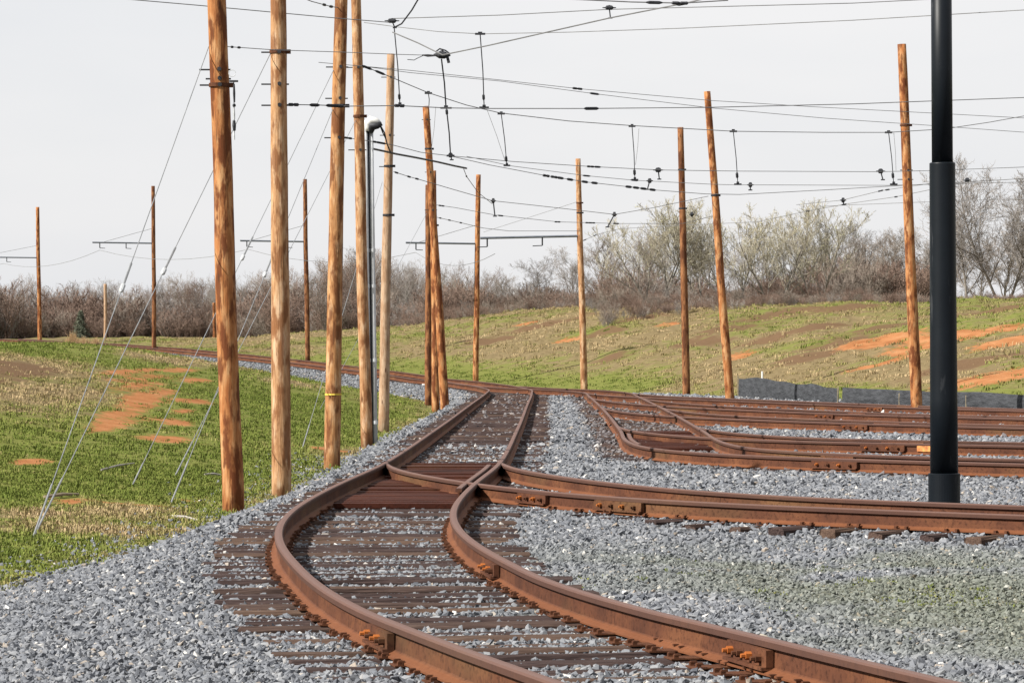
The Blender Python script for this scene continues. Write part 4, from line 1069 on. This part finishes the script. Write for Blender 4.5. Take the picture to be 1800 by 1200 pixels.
panel(fc_ + (fd_ - fc_) * .005, fd_, 20, .44, .44, .1, 8)
for t_, q in ((fa, .72), (fb_, .50), (fb_.lerp(fc_, .35), .36), (fb_.lerp(fc_, .7), .36), (fc_, .38)):
    mb = MB(); mb.box((t_.x - .03, t_.y + .04, q / 2 - .1), .045, .04, q + .2); mb.build('stake', M_STAKE, sf)
# small pale things seen around the yard
p = at(1340, 672, 103.5); mb = MB(); mb.tube([(p.x, p.y, 0), (p.x, p.y, .45), (p.x, p.y, .88)], .03, 8)
tag(mb.build('marker_stake', M_WHITE), 'thin white stake standing right behind the silt fence', 'stake')
_d = np.linspace(130, 190, 200); gd_ = float(_d[np.argmax((ground_z((1097 - 900) * _d / F, _d) - CAMZ) / _d)]) - 7.0; gx_ = (1097 - 900) * gd_ / F; gz_ = float(ground_z(gx_, gd_))
o = thing('marker_post', 'small white topped marker on the crest of the bank', 'marker', (gx_, gd_, gz_))
MB().tube([(gx_, gd_, gz_ - .1), (gx_, gd_, gz_ + .30)], [.16, .12], 8).build('base', M_IRON, o)
MB().box((gx_ - .12, gd_, gz_ + .38), .34, .08, .26).build('plate', M_WHITE, o)

# ------------------------------------------------------------------ bare trees
def grow_tree(seed, H, spread, n1, n2, n3, n4, up=.35, stems=1, buds=0, low=.2, lean=.0, r0=None):
    r = random.Random(seed); TR = ([], []); TW = ([], []); BD = ([], [])
    def seg(dst, a, b, ra, rb, sides):
        V, Fc = dst; t = (b - a)
        if t.length < 1e-5: return
        t.normalize(); u_ = t.orthogonal().normalized(); w_ = t.cross(u_); n0 = len(V)
        for p, q in ((a, ra), (b, rb)):
            for k in range(sides):
                an = 6.2832 * k / sides; V.append(tuple(p + (u_ * math.cos(an) + w_ * math.sin(an)) * q))
        for k in range(sides):
            k2 = (k + 1) % sides; Fc.append((n0 + k, n0 + k2, n0 + sides + k2, n0 + sides + k))
    def grow(p, dr, ln, rad, lev):
        ns = (6, 5, 3, 2, 1)[lev]; cnt = (n1, n2, n3, n4, 0)[lev]
        pts = [p]; dirs = [dr]
        for i in range(ns):
            w_ = (.06, .16, .22, .28, .3)[lev]
            dr = (dr + Vector((r.gauss(0, w_), r.gauss(0, w_), r.gauss(0, w_) + (.06 if lev else .0) + up * .10 * (lev > 0)))).normalized()
            p = p + dr * ln / ns; pts.append(p); dirs.append(dr)
        for i in range(ns):
            ta, tb_ = i / ns, (i + 1) / ns
            seg(TR if lev < 2 else TW, pts[i], pts[i + 1], rad * (1 - .75 * ta), rad * (1 - .75 * tb_), (7, 5, 3, 3, 3)[lev])
        for c in range(cnt):
            t = (low if lev == 0 else .18) + (1 - (low if lev == 0 else .18)) * (c + r.random()) / cnt
            k = min(ns - 1, int(t * ns)); f_ = t * ns - k; q = pts[k].lerp(pts[k + 1], min(1, f_)); d_ = dirs[k + 1]
            an = r.uniform(.5, 1.0) * spread; az = r.uniform(0, 6.2832) if lev else c * 2.4 + r.uniform(-.4, .4)
            o_ = d_.orthogonal().normalized(); o_ = Matrix.Rotation(az, 3, d_) @ o_
            nd = (d_ * math.cos(an) + o_ * math.sin(an) + Vector((0, 0, up * .35))).normalized()
            l2 = ln * ((.62 - .28 * t) if lev == 0 else (.60 - .22 * t)) * r.uniform(.75, 1.2)
            grow(q, nd, l2, max(.011, rad * (1 - .7 * t) * .58), lev + 1)
        if lev >= 3 and buds and r.random() < buds:
            V, Fc = BD
            for _ in range(3):
                c_ = pts[-1].lerp(pts[0], r.random()) + Vector((r.gauss(0, .05), r.gauss(0, .05), r.gauss(0, .05)))
                a_ = Vector((r.gauss(0, 1), r.gauss(0, 1), r.gauss(0, 1))).normalized() * r.uniform(.025, .05); b_ = a_.orthogonal().normalized() * r.uniform(.02, .04)
                n0 = len(V); V += [tuple(c_ - a_), tuple(c_ + b_), tuple(c_ + a_), tuple(c_ - b_)]; Fc.append((n0, n0 + 1, n0 + 2, n0 + 3))
    for s in range(stems):
        a = s * 2.4 + r.random(); tilt = (0.0 if stems == 1 else r.uniform(.12, .42)) + lean
        dr = Vector((math.cos(a) * math.sin(tilt), math.sin(a) * math.sin(tilt), math.cos(tilt)))
        grow(Vector((math.cos(a) * .08 * stems, math.sin(a) * .08 * stems, -.3)), dr, H * (.92 if stems == 1 else r.uniform(.7, .95)), (r0 or H * .017) * (1 if stems == 1 else .62), 0)
    return TR, TW, BD
def mesh_of(name, parts, mats):
    V = []; Fc = []; mi = []
    for k, (v, f_) in enumerate(parts):
        n0 = len(V); V += v; Fc += [tuple(n0 + i for i in q) for q in f_]; mi += [k] * len(f_)
    me = bpy.data.meshes.new(name); me.from_pydata(V, [], Fc)
    for mt in mats: me.materials.append(mt)
    me.polygons.foreach_set('material_index', mi); return me
KIND = {}
def tree_kind(key, H, mats, **kw):
    tr, tw, bd = grow_tree(H=H, **kw)
    z = max(v[2] for v in tw[0])
    KIND[key] = (mesh_of('trunk', [tr], [mats[0]]), mesh_of('crown', [tw, bd], [mats[1], mats[2] if len(mats) > 2 else M_BUD]), z)
M_TWIG_OLIVE = simple('olive_twig_material', (0.25, 0.225, 0.16), (0.37, 0.335, 0.25), 0.6, 0.9)
tree_kind('bud1', 7.5, (M_BARK, M_TWIG_OLIVE, M_BUD), seed=5, spread=.82, n1=9, n2=7, n3=5, n4=4, up=.8, stems=3, buds=.05, low=.12)
tree_kind('bud2', 7.0, (M_BARK, M_TWIG_OLIVE, M_BUD), seed=9, spread=.78, n1=10, n2=7, n3=5, n4=4, up=.8, stems=2, buds=.05, low=.15)
tree_kind('bare1', 10.0, (M_BARK, M_TWIG_GREY), seed=14, spread=.95, n1=13, n2=8, n3=7, n4=5, stems=2, low=.2)
tree_kind('bare2', 8.0, (M_BARK, M_TWIG_GREY), seed=21, spread=1.05, n1=13, n2=9, n3=7, n4=5, low=.2)
tree_kind('bare3', 8.0, (M_BARK, M_TWIG), seed=33, spread=.8, n1=14, n2=8, n3=6, n4=5, stems=1, low=.25)
tree_kind('wood1', 12.0, (M_BARK_PALE, M_TWIG_GREY), seed=41, spread=.62, n1=18, n2=7, n3=5, n4=4, low=.22, up=.6, r0=.13)
tree_kind('wood2', 12.0, (M_BARK, M_TWIG), seed=47, spread=.7, n1=18, n2=7, n3=5, n4=4, low=.15, up=.5, r0=.13)
tree_kind('wood3', 12.0, (M_BARK, M_TWIG_BROWN), seed=55, spread=.75, n1=18, n2=7, n3=5, n4=4, low=.1, up=.5, r0=.12)
def place_tree(kind, label, x, top_y, d, group, name='bare_tree', wide=1.0):
    X = (x - 900) * d / F; g = float(ground_z(X, d)); top = CAMZ - (top_y - HOR) * d / F
    tr, cw, z = KIND[kind]; s = max(.2, (top - g) / z)
    o = thing(name, label, 'tree', (X, d, g), group)
    o.rotation_euler = (0, 0, R.uniform(0, 6.28)); o.scale = (s * wide, s * wide, s)
    for me in (tr, cw):
        c = bpy.data.objects.new(me.name.split('.')[0], me); COL.objects.link(c); c.parent = o
    return o
TGp = 'bare trees along the top of the bank'
for a in (('bud1', 'wide budding tree left of the dark brown pole', 1150, 348, 184, 1.35), ('bud2', 'small budding tree between the dark brown and leaning poles', 1232, 372, 186, 1.2), ('bud2', 'budding tree right behind the leaning orange pole', 1290, 342, 188, 1.25),
          ('bud1', 'densest budding tree between the leaning and tall orange poles', 1362, 346, 184, 1.3), ('bud2', 'budding tree with spread tips, rightmost of the pale budding row', 1436, 360, 186, 1.2), ('bare3', 'low bare tree behind the olive shrub left of the tall orange pole', 1500, 412, 222, 1.0),
          ('bare3', 'bare grey tree just left of the tall orange pole', 1565, 398, 226, 1.0), ('bare2', 'bare tree between the tall orange pole and the black post', 1632, 392, 224, 1.0), ('bare2', 'bare grey tree just right of the black post', 1700, 340, 186, 1.0),
          ('bare1', 'tallest bare tree at the right picture edge', 1762, 272, 182, 1.1), ('bare2', 'bare tree cut off by the right picture edge', 1812, 296, 190, 1.1), ('bare2', 'dark round topped tree just right of the far bracket arm tip', 1010, 428, 232, 1.1), ('bare2', 'dark round topped tree left of the light tan pole', 940, 446, 238, 1.2),
          ('bare3', 'low bare tree right of the light tan pole', 1078, 445, 230, 1.1), ('bare3', 'thin bare tree above the brush right of the far bracket pole', 885, 480, 245, 1.0)):
    place_tree(a[0], a[1], a[2], a[3], a[4], TGp, wide=a[5])
for i in range(16):
    x = 1070 + 50 * i + R.uniform(-15, 15)
    place_tree(R.choice(['bare2', 'bare3', 'wood2']), 'low bare tree in the hazy second row ' + next(p for q, p in ((1180, 'left of the dark brown pole'), (1270, 'left of the leaning orange pole'), (1400, 'behind the densest budding tree'), (1500, 'behind the last budding tree'), (1600, 'left of the tall orange pole'), (1690, 'behind the black post'), (3000, 'right of the black post')) if x < q), x, 405 + R.uniform(-18, 22), 250 + R.uniform(-10, 10), 'second row of bare trees on the bank', wide=1.25)
WG = 'bare trees of the far wood behind the left hill'
k = 0
for lay, (d, n, x0, x1) in enumerate(((300, 34, -40, 760), (330, 40, -60, 860), (365, 44, -60, 900))):
    for i in range(n):
        x = x0 + (x1 - x0) * (i + R.uniform(-.35, .35)) / n
        ty = float(np.interp(x, [-60, 60, 110, 150, 300, 380, 450, 560, 640, 700, 760, 820, 900], [485, 483, 505, 492, 478, 474, 478, 452, 425, 440, 468, 462, 470])) + R.uniform(-8, 26) + (14 if lay == 0 else 0)
        kd = R.choice(['wood1', 'wood2', 'wood2', 'wood3']) if lay else R.choice(['wood1', 'wood2', 'wood3', 'wood3'])
        wh = next(p for q, p in ((64, 'left of the outermost bracket pole'), (185, 'between the outermost bracket pole and pale post'), (268, 'between the pale post and hill bracket pole'), (392, 'left of the foremost pole'), (480, 'right of the foremost pole'), (540, 'left of the third bracket pole'), (575, 'right of the third bracket pole'), (640, 'left of the twin conduit'), (750, 'right of the twin conduit'), (838, 'left of the far bend pole'), (2000, 'right of the far bend pole')) if x < q)
        lab = ({'wood1': 'pale trunked', 'wood2': 'grey brown', 'wood3': 'brown twigged'}[kd] + ' tree, ' + ('front', 'middle', 'back')[lay] + ' of the wood, ' + wh).replace('bracket pole and', 'pole and')
        place_tree(kd, lab, x, ty, d + R.uniform(-12, 12), WG, wide=1.15)

# brush below the trees
def bush_proto(seed, mat):
    tr, tw, bd = grow_tree(seed, 2.6, .7, 7, 5, 4, 0, stems=7, low=.08, up=.4, r0=.03)
    V = tr[0] + tw[0]; n0 = len(tr[0]); return proto_obj('brush', V, tr[1] + [tuple(n0 + i for i in q) for q in tw[1]], mat)
BUSH = [bush_proto(61, M_TWIG_BROWN), bush_proto(62, M_TWIG_BROWN), bush_proto(63, M_TWIG), bush_proto(64, M_TWIG_GREY)]
bx, by, bs = [], [], []
def brush(n, x0, x1, d0, d1, h0, h1):
    d = rng.uniform(d0, d1, n); x = rng.uniform(x0, x1, n); bx.append((x - 900) * d / F); by.append(d); bs.append((h0 + (h1 - h0) * rng.beta(1.2, 2.6, n)) * (.45 + 1.1 * fbm(x * .016, x * 0 + 2.2, 17, 3)) / 5.0)
brush(260, 1020, 1900, 178, 222, 1.2, 3.6); brush(500, 1050, 1900, 162, 178, .7, 1.7)
brush(80, 1280, 1460, 192, 205, 2.0, 4.5); brush(110, 1440, 1600, 195, 215, 3.6, 8.0); brush(60, 1080, 1240, 198, 215, 2.6, 5.0)
brush(420, 560, 1050, 222, 262, 2.0, 5.8); brush(240, 700, 1050, 195, 222, .8, 2.2)
brush(320, 400, 760, 252, 290, 2.5, 6.5)
brush(460, -60, 520, 262, 298, 2.6, 8.0)
bx, by, bs = [np.concatenate(q) for q in (bx, by, bs)]
scatter('brush_thicket', np.stack([bx, by, ground_z(bx, by)], 1), np.stack([np.zeros(len(bx)), np.zeros(len(bx)), rng.uniform(0, 6.28, len(bx))], 1), bs[:, None] * np.array([[1.25, 1.25, 1.0]]) * rng.uniform(.85, 1.15, (len(bx), 3)),
        rng.choice([0, 1, 2, 3], len(bx), p=[.38, .3, .22, .1]), {'tone': bs}, BUSH, 'brown leafless brush along the foot of the woods')

# dark evergreen in the wood and straw coloured clumps on the crest
def evergreen(x, ty, d, label):
    X = (x - 900) * d / F; g = float(ground_z(X, d)); H = CAMZ - (ty - HOR) * d / F - g
    o = thing('evergreen_tree', label, 'tree', (X, d, g))
    MB().tube([(X, d, g - .2), (X, d, g + H * .95)], [.12, .02], 7).build('trunk', M_BARK, o)
    V = []; Fc = []; r = random.Random(4)
    for k in range(3200):
        t = r.random() ** 1.3; rad = (1 - t) * H * .38 * math.sqrt(r.random()) + .05; a = r.uniform(0, 6.28); rad *= .8 + .35 * math.sin(a * 5 + t * 20)
        c_ = Vector((X + math.cos(a) * rad, d + math.sin(a) * rad, g + H * (.06 + .94 * t) - rad * .25)); u_ = Vector((math.cos(a), math.sin(a), -.3)) * r.uniform(.10, .22); v_ = Vector((-math.sin(a), math.cos(a), r.uniform(-.5, .5))) * .05
        n0 = len(V); V += [tuple(c_ - v_), tuple(c_ + u_), tuple(c_ + v_)]; Fc.append((n0, n0 + 1, n0 + 2))
    mb = MB(); mb.v = V; mb.f = Fc; mb.build('crown', M_NEEDLE, o)
evergreen(142, 545, 258, 'small dark green evergreen before the far wood on the left')
def straw(x, y, d, h, n, label, wdt):
    X = (x - 900) * d / F; g = float(ground_z(X, d)); V = []; Fc = []; r = random.Random(int(x))
    for k in range(n):
        a = r.uniform(0, 6.28); q = r.uniform(0, wdt); b = Vector((X + math.cos(a) * q, d + math.sin(a) * q * .6, g)); hh = h * r.uniform(.5, 1.05) * (1 - .5 * q / wdt); l_ = Vector((r.gauss(0, .16), r.gauss(0, .16), 1)) * hh; s_ = Vector((.014, 0, 0))
        n0 = len(V); V += [tuple(b - s_), tuple(b + s_), tuple(b + l_ * .6 + s_ * .8), tuple(b + l_ * .6 - s_ * .8), tuple(b + l_ + Vector((r.gauss(0, .08), 0, 0)))]; Fc += [(n0, n0 + 1, n0 + 2, n0 + 3), (n0 + 3, n0 + 2, n0 + 4)]
    mb = MB(); mb.v = V; mb.f = Fc; tag(mb.build('tall_grass_clump', M_STRAW, origin=(X, d, g)), label, 'plant', 'dry grass clumps on the left crest')
straw(128, 598, 200, 1.2, 260, 'largest straw coloured grass clump on the left crest', .55)
straw(146, 600, 200, .85, 180, 'middle straw coloured grass clump on the left crest', .5)
straw(168, 602, 198, .8, 150, 'rightmost straw coloured grass clump on the left crest, by the pale post', .4)
for o in bpy.data.objects:
    if '_w' in o: del o['_w']
